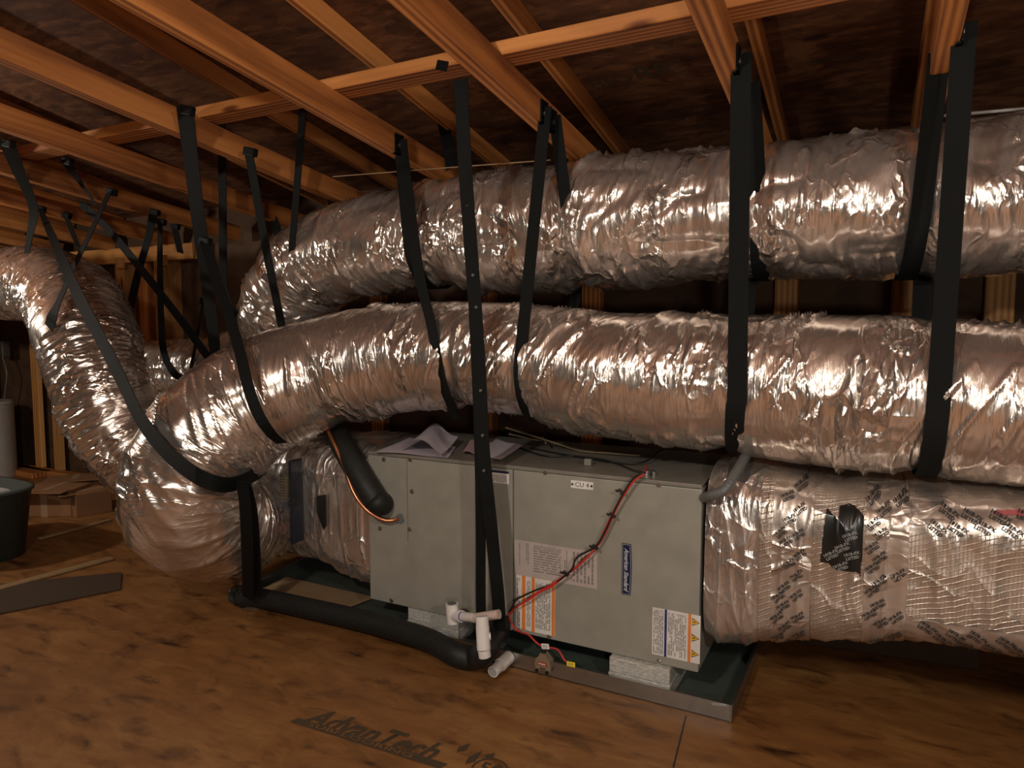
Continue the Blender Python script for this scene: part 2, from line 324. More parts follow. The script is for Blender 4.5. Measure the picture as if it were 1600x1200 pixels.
def ribbon(name, pts, wdir, width, m, parent=None, thick=.003, step=.02, sm=True, twist=None, wfn=None):
    """webbing strap: a real thin band swept along pts; wdir = direction of its width (one, or one per end)"""
    Q = catmull([tuple(p) for p in pts], 10) if sm else np.array([tuple(p) for p in pts], float)
    P, s = resample(Q, step); T = np.gradient(P, axis=0); T /= np.linalg.norm(T, axis=1)[:, None]
    W0 = np.array(wdir, float)
    if W0.ndim == 1: W0 = np.stack([W0, W0])
    vs = []; fs = []; uv = []
    for i in range(len(P)):
        k = s[i] / s[-1]; w0 = W0[0] * (1 - k) + W0[-1] * k
        if twist: 
            a = twist * math.sin(k * math.pi); w0 = w0 * math.cos(a) + np.cross(T[i], w0) * math.sin(a)
        w0 = w0 - T[i] * (w0 @ T[i]); w0 /= np.linalg.norm(w0); nn = np.cross(T[i], w0); ww = width * (wfn(k) if wfn else 1)
        for a, b in ((-.5, -.5), (.5, -.5), (.5, .5), (-.5, .5)): vs.append(P[i] + w0 * a * ww + nn * b * thick); uv.append((a * width, s[i]))
    for i in range(len(P) - 1):
        for j in range(4): a = i * 4 + j; b = i * 4 + (j + 1) % 4; fs.append((a, b, b + 4, a + 4))
    fs.append((3, 2, 1, 0)); e = (len(P) - 1) * 4; fs.append((e, e + 1, e + 2, e + 3))
    return pydata(name, vs, fs, m, parent, False, uv)
def board(name, p, q, w, h, m, label=None, cat=None, group=None, parent=None, roll=0., bev=.003, kind=None):
    """lumber from p to q (centre line); w = width across, h = depth"""
    p = Vector(p); q = Vector(q); d = q - p; L = d.length; b = MB(); b.box((-L / 2, -w / 2, -h / 2), (L / 2, w / 2, h / 2), bev, seg=1)
    bmesh.ops.recalc_face_normals(b.bm, faces=b.bm.faces); me = bpy.data.meshes.new(name); b.bm.to_mesh(me); b.bm.free(); me.materials.append(m)
    o = bpy.data.objects.new(name, me); S.collection.objects.link(o)
    x = d.normalized(); z = Vector((0, 0, 1)) if abs(x.z) < .95 else Vector((0, 1, 0)); z = (z - x * z.dot(x)).normalized(); y = z.cross(x)
    mt = Matrix((x, y, z)).transposed().to_4x4() @ Matrix.Rotation(roll, 4, 'X'); mt.translation = (p + q) / 2
    if parent: o.parent = parent; mt.translation -= Vector(parent.location)
    o.matrix_local = mt; return tag(o, label, cat, group, kind)
def text_data(s, size=1., ext=0., shear=0., bold=0., align='CENTER', res=2):
    c = bpy.data.curves.new('lettering', 'FONT'); c.body = s; c.size = size; c.extrude = ext; c.shear = shear; c.offset = bold; c.align_x = align; c.align_y = 'CENTER'; c.resolution_u = res
    o = bpy.data.objects.new('tmp', c); S.collection.objects.link(o); dg = bpy.context.evaluated_depsgraph_get(); me = bpy.data.meshes.new_from_object(o.evaluated_get(dg))
    bpy.data.objects.remove(o); bpy.data.curves.remove(c); return me
def text(name, s, origin, ux, uy, size, m, parent=None, shear=0., bold=0., off=.0006, xs=1.):
    me = text_data(s, size, 0, shear, bold); ux = Vector(ux).normalized(); uy = Vector(uy).normalized(); n = ux.cross(uy); o = Vector(origin)
    for v in me.vertices: v.co = o + ux * v.co.x * xs + uy * v.co.y + n * off
    return link(name, me, m, parent)

# ------------------------------------------------------------ the setting
def plane(name, pts, m, kind='structure', th=(0, 0, 0)):
    b = MB(); b.poly([Vector(p) for p in pts], Vector(th)); o = b.build(name, m); o['kind'] = kind; return o
XL, XR, YF, YB = -9.2, 3.4, -3.4, 3.12
floor = plane('floor', [(XL, YF, 0), (XR, YF, 0), (XR, YB, 0), (XL, YB, 0)], M_FLOOR, th=(0, 0, -.04))
def rz(Y): return 2.46 - .18 * Y
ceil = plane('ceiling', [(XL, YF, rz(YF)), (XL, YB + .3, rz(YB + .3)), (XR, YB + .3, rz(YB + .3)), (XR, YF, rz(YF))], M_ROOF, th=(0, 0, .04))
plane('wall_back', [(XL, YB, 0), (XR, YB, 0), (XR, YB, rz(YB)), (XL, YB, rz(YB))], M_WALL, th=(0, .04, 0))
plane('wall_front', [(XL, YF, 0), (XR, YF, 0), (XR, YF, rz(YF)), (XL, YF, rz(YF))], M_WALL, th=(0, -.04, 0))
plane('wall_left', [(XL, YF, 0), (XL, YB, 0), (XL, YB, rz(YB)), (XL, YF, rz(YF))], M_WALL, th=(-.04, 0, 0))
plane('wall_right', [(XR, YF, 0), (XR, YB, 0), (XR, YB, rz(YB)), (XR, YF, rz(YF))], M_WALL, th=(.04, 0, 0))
# floor seams (narrow gaps between sheets) and stamped lettering
mb = MB()
for (p, q) in (((1072, 1118), (1052, 1199)), ((-300, 1010), (170, 875)), ((60, 845), (175, 817))):
    a = aZ(*p, .0008); b_ = aZ(*q, .0008); d = (b_ - a).normalized(); s_ = d.cross(Vector((0, 0, 1))) * .0022; mb.poly([a - s_, b_ - s_, b_ + s_, a + s_])
mb.build('sheet_seam', M_INK, floor)
o1 = aZ(480, 1117, 0); o2 = aZ(697, 1183, 0); ux = (o2 - o1).normalized(); uy = Vector((-ux.y, ux.x, 0)); L = (o2 - o1).length
text('stamped_lettering', 'AdvanTech', (o1 + o2) / 2 - ux * .012, ux, uy, .112, M_STAMP, floor, shear=.35, bold=.0028, off=.001, xs=L / .56)
mb = MB(); base = o1 - uy * .05 - ux * .02
mb.poly([base + Vector((0, 0, .0012)), base + ux * (L + .03) + Vector((0, 0, .0012)), base + ux * (L + .04) + uy * .026 + Vector((0, 0, .0012)), base + ux * .01 + uy * .026 + Vector((0, 0, .0012))])
for k, (dx, dy, h) in enumerate(((.0, .065, .05), (.045, .03, .07), (.08, .075, .03))):
    c = o1 + ux * (L + .015 + dx) + uy * (dy - .035) + Vector((0, 0, .0012)); mb.poly([c, c + ux * .018 + uy * h * .3, c + ux * .014 + uy * h, c - ux * .006 + uy * h * .4])
mb.build('stamped_bar', M_STAMP, floor)
text('stamped_subtitle', 'SUBFLOORING', base + ux * L * .5 + uy * .013, ux, uy, .024, M_FLOOR, floor, off=.0022, xs=2.2)
c = aZ(765, 1203, 0); mb = MB()
for k in range(32):
    a0, a1 = k / 32 * 2 * math.pi, (k + 1) / 32 * 2 * math.pi
    mb.poly([c + Vector((math.cos(t) * r_, math.sin(t) * r_, .001)) for t, r_ in ((a0, .043), (a1, .043), (a1, .048), (a0, .048))])
mb.build('stamped_ring', M_STAMP, floor); text('stamped_number', '50', c, ux, uy, .06, M_STAMP, floor, bold=.001, off=.001)
# stamps on the roof sheathing
def roofpt(x, y):
    r = ray(x, y); t = (2.46 - CAMZ) / (r[2] + .18 * r[1]); return Vector(_c + r * t) + Vector((0, 0, -.0015))
for (x, y, s_, sz, st) in ((955, 128, 'BIO', .10, 0), (1022, 112, 'RR', .12, 1), (850, 142, '5/8-18', .06, 2), (745, 180, 'EXP 1', .07, 3), (590, 235, '5/8', .06, 4), (1290, 95, 'EXP 1', .04, 5)):
    text('stamped_mark', s_, roofpt(x, y), (1, 0, 0), (0, -1, .18) if st != 9 else (0, 1, -.18), sz, M_STAMP, ceil, bold=.002, off=-.001)
# trusses: lower members, upper members tight under the sheathing, and the flat cross purlin
TX = [.13, -.365, -.98, -1.6, -2.24, -2.85, -3.46, -4.07, -4.68, -5.29, -5.9, -6.5, -7.1, .74, 1.35]
NAM = ['directly above the right end of the upper foil duct', 'above the wide black strap at the right of the cabinet', 'brightly grained, crossing over the long vertical strap', 'running down to the middle of the upper foil duct',
       'carrying the straps above the left elbow of the upper duct', 'second to the left of the long double strap', 'third to the left of the long double strap']
def rb(Y): return 2.02 - .12 * Y
for i, X in enumerate(TX):
    y0, y1 = -1.2, YB - .1
    nm = NAM[i] if i < len(NAM) else None
    lab = ('orange-brown lower rafter ' + nm) if nm else 'orange-brown lower rafter among the far row at the upper left'
    if i > 12: lab = 'orange-brown lower rafter outside the right edge'
    board('rafter', (X, y0, rb(y0) + .0445), (X, y1, rb(y1) + .0445), .05, .089, M_WOOD, lab, 'rafter', 'lower roof rafters')
    board('roof_batten', (X + (.02 if i % 2 else -.015), YF + .05, rz(YF + .05) - .036), (X + (.02 if i % 2 else -.015), YB - .02, rz(YB - .02) - .036), .032, .07, M_WOOD,
          ('thin upper rafter ' + nm) if nm else 'thin upper rafter tight under the sheathing in the far row at left', 'rafter', 'upper rafters under the sheathing')
board('cross_purlin', (-8.5, 1.82, 1.912), (2.4, 1.82, 1.912), .10, .040, M_WOOD, 'long flat board running crosswise above the lower rafters', 'board')
# knee wall behind the ducts
tp = thing('knee_wall_frame', 'pale studded wall frame at the back left with a top plate', 'wall frame', (-4, 3.02, 0))
pa_, pb_ = aY(60, 409, 3.0), aY(306, 392, 3.0)
board('top_plate', pa_, pb_, .05, .10, M_STUD, parent=tp)
board('bottom_plate', (-7.5, 3.03, .02), (1.2, 3.03, .02), .09, .04, M_WOOD, parent=tp)
for px_, wd, m_ in ((50, .035, M_STUD), (80, .035, M_STUD), (-20, .04, M_STUD), (200, .12, M_STUD), (264, .15, M_STUD), (232, .09, M_WOOD), (590, .05, M_WOOD), (925, .06, M_WOOD), (1228, .055, M_STUD), (1412, .055, M_STUD), (1560, .05, M_STUD), (760, .05, M_WOOD)):
    X = aY(px_, 500, 3.05).x; board('stud', (X, 3.06, .04), (X, 3.06, 1.60), .09, wd, m_, parent=tp)
for px_ in (192, 258):
    X = aY(px_, 415, 2.97).x; board('blocking', (X, 2.955, 1.53), (X, 2.955, 1.60), .03, .05, M_STUD, parent=tp)
jb = thing('junction_box', 'small metal electrical box with cable on the far left wall', 'junction box', (aY(4, 545, 3.0)))
c = aY(4, 545, 2.98); MB().box(c - Vector((.05, .03, .06)), c + Vector((.05, .03, .06)), .006).build('metal_box', M_GALV, jb)
tube('cable', [c + Vector((.03, -.02, -.05)), c + Vector((.1, -.03, -.2)), c + Vector((.02, -.02, -.42)), c + Vector((.0, 0, -.6))], .006, M_GREYC, jb)

# ------------------------------------------------------------ ducts
# lower front duct: straight run above the cabinet, then the elbow that turns down into the left plenum
D1 = [(1.6, 2.13, .90, .212), (1.0, 2.14, .91, .212), (.4, 2.15, .93, .212), (-.35, 2.16, .955, .208), (-.9, 2.165, .995, .205), (-1.25, 2.16, 1.03, .198), (-1.6, 2.11, 1.015, .208), (-1.88, 2.02, .95, .218), (-2.08, 1.87, .85, .225), (-2.19, 1.72, .68, .225), (-2.24, 1.70, .48, .232), (-2.27, 1.85, .36, .225), (-2.28, 2.06, .36, .205), (-2.22, 2.2, .38, .19)]
e1 = thing('flexible_duct', 'foil-wrapped flexible duct sagging over the grey cabinet, its left elbow near the floor', 'duct', (-.5, 2.16, .95))
def circ_strap_pts(A, B, cy, cz, r, X0, X1, XB=None, n=14):
    """band path: from A (front attach) tangent to a circle in the YZ plane, round the bottom, up to B (back attach)"""
    def tang(p, sgn):
        d = math.hypot(p[1] - cy, p[2] - cz); a = math.atan2(p[2] - cz, p[1] - cy); return a + sgn * math.acos(min(1, r / d))
    ta = tang(A, +1); tb = tang(B, -1)
    while tb < ta: tb += 2 * math.pi
    pts = [Vector(A)]
    f = Vector((X0, cy + r * math.cos(ta), cz + r * math.sin(ta)))
    for k in (.33, .66): pts.append(Vector(A).lerp(f, k))
    for k in range(n + 1):
        t = ta + (tb - ta) * k / n; pts.append(Vector((X0 + (X1 - X0) * k / n, cy + r * math.cos(t), cz + r * math.sin(t))))
    g = pts[-1].copy()
    for k in (.5, 1.): pts.append(g.lerp(Vector(B), k))
    return pts
# (name-label, attach X, attach Y front, duct X front-bottom, circle y, z, r, width, twist)
PIN1 = [((.13, 2.15, .94), .016, .05), ((-.37, 2.16, .955), .016, .05), ((-1.02, 2.165, 1.0), .014, .05), ((-1.28, 2.16, 1.03), .016, .045), ((-1.86, 2.03, .96), .014, .05), ((-2.2, 1.71, .66), .012, .06)]
duct('foil_jacket', D1, M_FOIL, e1, 11, wr=.0032, fu=19, slant=.9, lump=.014, pinch=PIN1, step=.0055, M=200, big=.003, tail=(.80, .012))
D2 = [(1.6, 2.38, 1.47, .222), (1.0, 2.38, 1.475, .222), (.4, 2.38, 1.48, .225), (-.35, 2.38, 1.495, .232), (-1., 2.38, 1.50, .225), (-1.55, 2.38, 1.49, .215), (-1.95, 2.38, 1.475, .215), (-2.25, 2.39, 1.40, .215), (-2.45, 2.42, 1.22, .215), (-2.6, 2.5, 1.03, .2), (-2.95, 2.6, .93, .185), (-3.4, 2.7, .88, .185), (-3.9, 2.74, .86, .185)]
e2 = thing('flexible_duct', 'crumpled foil flexible duct strapped highest, just under the rafters', 'duct', (-.5, 2.38, 1.5))
PIN2 = [((.11, 2.37, 1.5), .022, .05), ((-.36, 2.38, 1.5), .022, .05), ((-.95, 2.38, 1.5), .018, .05), ((-1.5, 2.38, 1.49), .02, .05), ((-2.03, 2.38, 1.46), .014, .04), ((-2.35, 2.4, 1.32), .014, .04), ((-3.2, 2.7, .9), .02, .04)]
duct('foil_jacket', D2, M_FOIL2, e2, 37, wr=.0034, fu=15, slant=.2, lump=.028, pinch=PIN2, step=.006, M=190, big=.013, warp=2.2, fine=.003)
D3 = [(-6.2, 2.15, 1.40, .2), (-5.2, 2.15, 1.39, .2), (-4.4, 2.13, 1.38, .2), (-3.85, 2.07, 1.34, .195), (-3.40, 1.97, 1.26, .20), (-3.12, 1.87, 1.10, .20), (-2.97, 1.83, .9, .198), (-2.87, 1.88, .64, .195), (-2.72, 2.02, .44, .19), (-2.42, 2.2, .40, .18)]
e3 = thing('flexible_duct', 'foil flexible duct at far left bending down from the rafters behind the elbow', 'duct', (-3, 1.85, .9))
duct('foil_jacket', D3, M_FOIL3, e3, 71, wr=.005, fu=30, slant=.3, lump=.02, pinch=[((-3.35, 1.95, 1.27), .014, .04), ((-4.0, 2.1, 1.37), .014, .04)], step=.0055, M=170, big=.006, fine=.003)

# plenums: one surface function each, so tapes and print lie on the wrap
def superell(cy, cz, hy, hz, p, t):
    c, s_ = math.cos(t), math.sin(t); return (cy + hy * abs(c) ** (2 / p) * (1 if c > 0 else -1), cz + hz * abs(s_) ** (2 / p) * (1 if s_ > 0 else -1))
def make_surf(stations, seed, amp, vert=0.):
    St = np.array(stations, float)
    rg = np.random.default_rng(seed)
    def pt(X, t, off=0.):
        vals = [np.interp(X, St[:, 0], St[:, i]) for i in range(1, 6)]
        c, s_ = np.cos(t), np.sin(t); p = vals[4]
        d = amp * (vnoise(X * 5 + 50, (t / (2 * math.pi)) * 9, seed, 9) - .5) * 2 + amp * .8 * (ridge(X * 22 + 60 + .6 * np.sin(3 * t), (t / (2 * math.pi)) * 6, seed + 1, 6) ** 2 - .4) + amp * .35 * (ridge(X * 47 + 60 + .5 * np.sin(2 * t), (t / (2 * math.pi)) * 12, seed + 2, 12) ** 2 - .4)
        y = vals[0] + (vals[2] + d + off) * np.abs(c) ** (2 / p) * np.sign(c); z = vals[1] + (vals[3] + d + off) * np.abs(s_) ** (2 / p) * np.sign(s_)
        return np.stack([X, y, z], -1)
    return pt
def surf_patch(name, pt, x0, x1, t0, t1, nx, nt_, m, parent, off=0., edge=None):
    X = np.linspace(x0, x1, nx); T = np.linspace(t0, t1, nt_); XX, TT = np.meshgrid(X, T, indexing='ij')
    if edge: XX, TT = edge(XX, TT)
    V = pt(XX, TT, off); T_ = np.linspace(0, 2 * math.pi, 2000); W_ = pt(np.full_like(T_, .5 * (x0 + min(x1, x0 + 1))), T_, 0); al = np.r_[0, np.cumsum(np.linalg.norm(np.diff(W_, axis=0), axis=1))]
    return grid_mesh(name, V, np.stack([XX, np.interp(TT, T_, al)], -1), m, parent)
PR = make_surf([(-.412, 2.285, .445, .262, .262, 5), (-.37, 2.285, .445, .285, .275, 5), (-.3, 2.285, .45, .30, .27, 4.5), (-.1, 2.29, .47, .32, .228, 4.5), (.1, 2.29, .50, .335, .205, 4.5), (.3, 2.29, .512, .345, .207, 5.), (.8, 2.28, .51, .36, .212, 5.), (1.6, 2.28, .50, .36, .212, 5.)], 5, .007)
pr_ = thing('foil_wrapped_plenum', 'foil-wrapped supply plenum with printed tape at the right end of the cabinet', 'plenum', (.2, 2.28, .3))
surf_patch('wrap', PR, -.412, 1.6, 0, 2 * math.pi, 420, 300, M_WRAP, pr_)
surf_patch('plain_collar', PR, -.414, -.26, 0, 2 * math.pi, 80, 300, M_WRAP2, pr_, off=.002)
cands = []
def printed(pt, regions, name, m, parent, words, off, size, seed, slope=.5, dens=1.):
    base = text_data(words, size, 0, 0, .0004, res=0); bv = np.array([v.co[:2] for v in base.vertices]); bf = [tuple(p.vertices) for p in base.polygons]; bpy.data.meshes.remove(base)
    vs = []; fs = []; rg = random.Random(seed)
    for (x0, x1, s0, s1, tf) in regions:           # s = arc coordinate in metres, tf maps (x,s)->(X,theta)
        row = 0; s_ = s0
        while s_ < s1:
            x = x0 + (.016 if row % 2 else .040)
            while x < x1:
                ang = slope + rg.uniform(-.12, .12); ca, sa = math.cos(ang), math.sin(ang); ox, os_ = x + rg.uniform(-.006, .006), s_ + rg.uniform(-.005, .005)
                px = ox + bv[:, 0] * ca - bv[:, 1] * sa; ps = os_ + bv[:, 0] * sa + bv[:, 1] * ca
                X, T = tf(px, ps)
                if px.min() > x0 - .004 and px.max() < x1 + .004:
                    V = pt(X, T, off); k = len(vs); vs += [tuple(v) for v in V]; fs += [tuple(k + i for i in f) for f in bf]
                x += .052
            s_ += .029; row += 1
    return pydata(name, vs, fs, m, parent)
# front face of a superellipse: theta around pi; arc coordinate = height z -> theta through a lookup
def z_to_theta(X0, hz, cz):
    T = np.linspace(math.pi * .5 + .001, math.pi * 1.5 - .001, 1500)
    def tf(px, ps):
        Z = PR(np.full_like(T, X0), T, 0)[:, 2]; o = np.argsort(Z); return px, np.interp(ps, Z[o], T[o])
    return tf
def xon(px, y=850, Y=1.96): return aY(px, y, Y).x
t1a, t1b = xon(1205), xon(1268); t2a, t2b, t2c = xon(1352), xon(1392), xon(1420)
surf_patch('printed_tape', PR, t1a, t1b, math.pi * .55, math.pi * 1.5, 30, 200, M_TAPE, pr_, off=.0035)
surf_patch('printed_tape', PR, t2a, t2b, math.pi * .55, math.pi * 1.5, 24, 200, M_TAPE, pr_, off=.0035)
surf_patch('printed_tape', PR, t2b - .004, t2c, math.pi * .55, math.pi * 1.5, 24, 200, M_TAPE, pr_, off=.005)
tfm = z_to_theta((t1a + t1b) / 2, 0, 0)
WORDS = '181B-FX\nLISTED'
for i_, rg_ in enumerate([(t1a, t1b, .25, .70, tfm), (t2a, t2b + .01, .30, .70, z_to_theta(t2a, 0, 0)), (t2b, t2c, .30, .70, z_to_theta(t2b, 0, 0))]):
    printed(PR, [rg_], 'tape_print', M_INK, pr_, WORDS, .0068, .0108, 3 + i_, .62)
tfe = z_to_theta(.6, 0, 0)
for (za_, zb_) in ((.302, .400), (.632, .706)):
    th_ = tfe(0, np.array([za_, zb_]))[1]; surf_patch('edge_tape', PR, t2c, 1.2, float(min(th_)), float(max(th_)), 160, 40, M_TAPE, pr_, off=.003)
    printed(PR, [(t2c + .012, .60, za_ + .012, zb_ - .004, tfe)], 'edge_tape_print', M_INK, pr_, WORDS, .0058, .0125, 8, -.6)
# black tape patch with torn outline, and a red strip at the far right edge
def patch_poly(name, pt, pix, m, parent, off):
    P_ = [aY(x, y, 1.955) for x, y in pix]; px = [p.x for p in P_]; pz = [p.z for p in P_]; st = .0024
    def inside(x, z):
        c = False; n = len(px)
        for k in range(n):
            l = (k - 1) % n
            if (pz[k] > z) != (pz[l] > z) and x < (px[l] - px[k]) * (z - pz[k]) / (pz[l] - pz[k]) + px[k]: c = not c
        return c
    T = np.linspace(math.pi * .6, math.pi * 1.4, 900); xs = np.arange(min(px), max(px), st); zs = np.arange(min(pz), max(pz), st); vi = {}; vs = []; fs = []
    lut = []
    for x in xs:
        Z = pt(np.full_like(T, x), T, 0)[:, 2]; o = np.argsort(Z); lut.append(np.interp(zs, Z[o], T[o]))
    def vid(a_, b_):
        if (a_, b_) not in vi: vi[(a_, b_)] = len(vs); vs.append(tuple(pt(np.array([xs[a_]]), np.array([lut[a_][b_]]), off)[0]))
        return vi[(a_, b_)]
    for a_ in range(len(xs) - 1):
        for b_ in range(len(zs) - 1):
            if inside(xs[a_] + st / 2, zs[b_] + st / 2): fs.append((vid(a_, b_), vid(a_ + 1, b_), vid(a_ + 1, b_ + 1), vid(a_, b_ + 1)))
    return pydata(name, vs, fs, m, parent, True)
patch_poly('black_tape_patch', PR, [(1290, 800), (1309, 817), (1312, 796), (1319, 797), (1325, 794), (1336, 799), (1351, 812), (1349, 845), (1344, 902), (1335, 896), (1318, 896), (1304, 893), (1295, 884), (1281, 882), (1284, 850)], M_BTAPE, pr_, .0035)
patch_poly('red_mark', PR, [(1554, 803), (1600, 803), (1640, 805), (1640, 811), (1600, 811), (1556, 808)], mat('red_tape', (.42, .09, .10), .4), pr_, .004)
ca = xon(1287); cb = xon(1346)
printed(PR, [(ca, cb, .49, .605, z_to_theta(ca, 0, 0))], 'patch_print', M_BTXT, pr_, WORDS, .0052, .0108, 5, .4)
# left plenum
PL = make_surf([(-2.32, 2.27, .40, .20, .20, 2.6), (-2.25, 2.27, .40, .235, .235, 2.8), (-2.1, 2.28, .41, .262, .26, 3.2), (-1.9, 2.285, .41, .275, .27, 3.6), (-1.72, 2.285, .395, .275, .28, 4.5), (-1.652, 2.285, .39, .262, .272, 6)], 21, .008)
pl_ = thing('foil_wrapped_plenum', 'foil-wrapped return plenum at the left end of the cabinet, taped black', 'plenum', (-2, 2.28, .15))
surf_patch('wrap', PL, -2.32, -1.652, 0, 2 * math.pi, 200, 260, M_WRAP2, pl_)
V = PL(np.full(40, -2.32), np.linspace(0, 2 * math.pi, 40), 0); pydata('end_panel', list(V[:-1]), [tuple(range(39))], M_WRAP2, pl_)
mb = MB(); pts_ = [(495, 775), (508, 773), (509, 822), (505, 828), (497, 806), (495, 800)]
q = [aY(x, y, 2.0) for x, y in pts_]; mb.poly(q, (0, .003, 0)); mb.build('black_tape_patch', M_BTAPE, pl_)

# ------------------------------------------------------------ air handler cabinet
CX0, CX1, CY0, CY1, CZ0, CZ1 = -1.655, -.425, 2.021, 2.553, .10, .667
ah = thing('air_handler', 'long grey sheet-metal air handler lying on foam blocks in the metal pan', 'air handler', (-1.04, 2.28, .1))
MB().box((CX0, CY0 + .004, CZ0), (CX1, CY1, CZ1), .004).build('cabinet_shell', M_CAB, ah)
sx = xon(803, 850, CY0)
MB().box((CX0 + .0, CY0 - .006, CZ0 + .002), (sx - .0025, CY0 + .005, CZ1 - .012), .003).build('coil_access_panel', M_CAB, ah)
MB().box((sx + .0025, CY0 - .006, CZ0 + .002), (CX1, CY0 + .005, CZ1 - .012), .003).build('blower_access_panel', M_CAB, ah)
MB().box((CX0, CY0 - .008, CZ1 - .010), (CX1, CY1, CZ1 + .002), .002).build('top_lid', M_CABSHADE, ah)
MB().box((xon(638, 750, CY0) - .0015, CY0 - .0075, CZ0 + .25), (xon(638, 750, CY0) + .0015, CY0 - .005, CZ1 - .012)).build('panel_crease', M_CABSHADE, ah)
FY = CY0 - .006
scr = None
for (x, y) in ((600, 718), (641, 718), (644, 768), (594, 826), (640, 827), (852, 738), (1029, 757), (858, 994), (1030, 1034), (612, 938)):
    p = aY(x, y, FY)
    if scr is None:
        b = MB(); b.cyl((0, -.004, 0), (0, .0, 0), .0065, n=6); b.cyl((0, -.001, 0), (0, 0, 0), .009, n=16); scr = b.build('screw', M_GALV, ah); scr.location = p - Vector(ah.location)
    else:
        s2 = scr.copy(); S.collection.objects.link(s2); s2.location = p - Vector(ah.location)
# labels on the front; their writing runs vertically or lies flat as in the photo
def label(name, corners, m, parent=ah, y=FY - .0015):
    q = [aY(x, yy, y) for x, yy in corners]; x0 = (q[0].x + q[3].x) / 2; x1 = (q[1].x + q[2].x) / 2; z1 = (q[0].z + q[1].z) / 2; z0 = (q[2].z + q[3].z) / 2
    o = MB().box((x0, y, z0), (x1, y + .0012, z1)).build(name, m, parent); return o, (x0, x1, z0, z1)
def bars(parent, B, cols, vertical, m, rnd, name='printed_text', y=FY - .0018, gap=.5, fill=.9, rows=None):
    """columns of small print: cols = list of (a0,a1) fractions across, each with n lines"""
    x0, x1, z0, z1 = B
    for (a0, a1, b0, b1, n) in cols:
        b = MB()
        for k in range(n):
            f0 = a0 + (a1 - a0) * k / n; f1 = f0 + (a1 - a0) / n * gap; pos = b0
            while pos < b1:
                ln = rnd.uniform(.03, .14); e = min(b1, pos + ln)
                if rnd.random() < fill:
                    if vertical: b.poly([(x0 + (x1 - x0) * f0, y, z0 + (z1 - z0) * pos), (x0 + (x1 - x0) * f1, y, z0 + (z1 - z0) * pos), (x0 + (x1 - x0) * f1, y, z0 + (z1 - z0) * e), (x0 + (x1 - x0) * f0, y, z0 + (z1 - z0) * e)])
                    else: b.poly([(x0 + (x1 - x0) * pos, y, z0 + (z1 - z0) * f0), (x0 + (x1 - x0) * e, y, z0 + (z1 - z0) * f0), (x0 + (x1 - x0) * e, y, z0 + (z1 - z0) * f1), (x0 + (x1 - x0) * pos, y, z0 + (z1 - z0) * f1)])
                pos = e + rnd.uniform(.008, .03)
        b.build(name, m, parent)
def rect(parent, B, f, m, name, y=FY - .0017):
    x0, x1, z0, z1 = B; return MB().box((x0 + (x1 - x0) * f[0], y, z0 + (z1 - z0) * f[2]), (x0 + (x1 - x0) * f[1], y + .0005, z0 + (z1 - z0) * f[3])).build(name, m, parent)
rnd = random.Random(9)
lo, B = label('rating_label', [(804, 844), (933, 862), (933, 919), (804, 899)], M_PRINT)
bars(lo, B, [(.06, .08, .3, .95, 1), (.15, .19, .35, .95, 2), (.62, .66, .1, .95, 2), (.72, .98, .1, .92, 6)], True, M_GINK, rnd)
bars(lo, B, [(.18, .82, .24, .58, 9)], False, M_GINK, rnd, name='rating_table', fill=.97, gap=.45)
bars(lo, B, [(.24, .58, .80, .94, 16)], True, M_GINK, rnd, name='table_heading')
lo, B = label('orange_warning_label', [(806, 899), (867, 907), (867, 993), (806, 983)], M_PAPER)
for f in ((.16, .25), (.41, .49), (.92, .995)): rect(lo, B, (f[0], f[1], 0, 1), M_ORANGE, 'orange_stripe')
bars(lo, B, [(.03, .13, .05, .95, 2), (.29, .39, .08, .93, 3), (.52, .90, .08, .93, 9)], True, M_GINK, rnd)
lo, B = label('safety_label', [(1019, 949), (1094, 962), (1094, 1038), (1019, 1022)], M_PAPER)
rect(lo, B, (.26, .31, 0, 1), M_BLUE, 'blue_stripe'); rect(lo, B, (.75, .81, 0, 1), M_ORANGE, 'orange_stripe')
bars(lo, B, [(.03, .25, .04, .96, 6), (.34, .72, .05, .95, 11)], True, M_GINK, rnd, fill=.88)
x0, x1, z0, z1 = B
for k, zf in enumerate((.83, .5, .17)):
    zc = z0 + (z1 - z0) * (zf + .02); xa = x0 + (x1 - x0) * .83; xb = x0 + (x1 - x0) * .985; h = .0125
    MB().poly([(xa, FY - .0018, zc - h), (xb, FY - .0018, zc), (xa, FY - .0018, zc + h)]).build('warning_triangle', M_INK, lo)
    MB().poly([(xa + .0015, FY - .0021, zc - h * .72), (xb - .003, FY - .0021, zc), (xa + .0015, FY - .0021, zc + h * .72)]).build('warning_triangle_fill', M_YEL, lo)
    MB().poly([(xa + .003, FY - .0024, zc - .0012), (xa + .003 + .007, FY - .0024, zc - .0016), (xa + .010, FY - .0024, zc + .0012), (xa + .006, FY - .0024, zc + .0035)]).build('warning_symbol', M_INK, lo)
lo, B = label('maker_label', [(765, 733), (795, 738), (795, 757), (765, 753)], M_PAPER)
rect(lo, B, (0, 1, .82, 1), M_BADGE, 'blue_heading'); bars(lo, B, [(.1, .7, .08, .9, 6)], False, M_GINK, rnd)
lo, B = label('unit_number_tag', [(892, 750), (927, 754), (927, 766), (892, 762)], M_TAG, y=FY - .002)
text('unit_number', 'CU 4', ((B[0] + B[1]) / 2, FY - .002, (B[2] + B[3]) / 2), (1, 0, 0), (0, 0, 1), .021, M_INK, lo, off=.0004, xs=1.05)
for s_ in (.07, .93):
    c = Vector((B[0] + (B[1] - B[0]) * s_, FY - .004, (B[2] + B[3]) / 2)); MB().cyl(c, c + Vector((0, .003, 0)), .0035, n=12).build('rivet', M_BLK, lo)
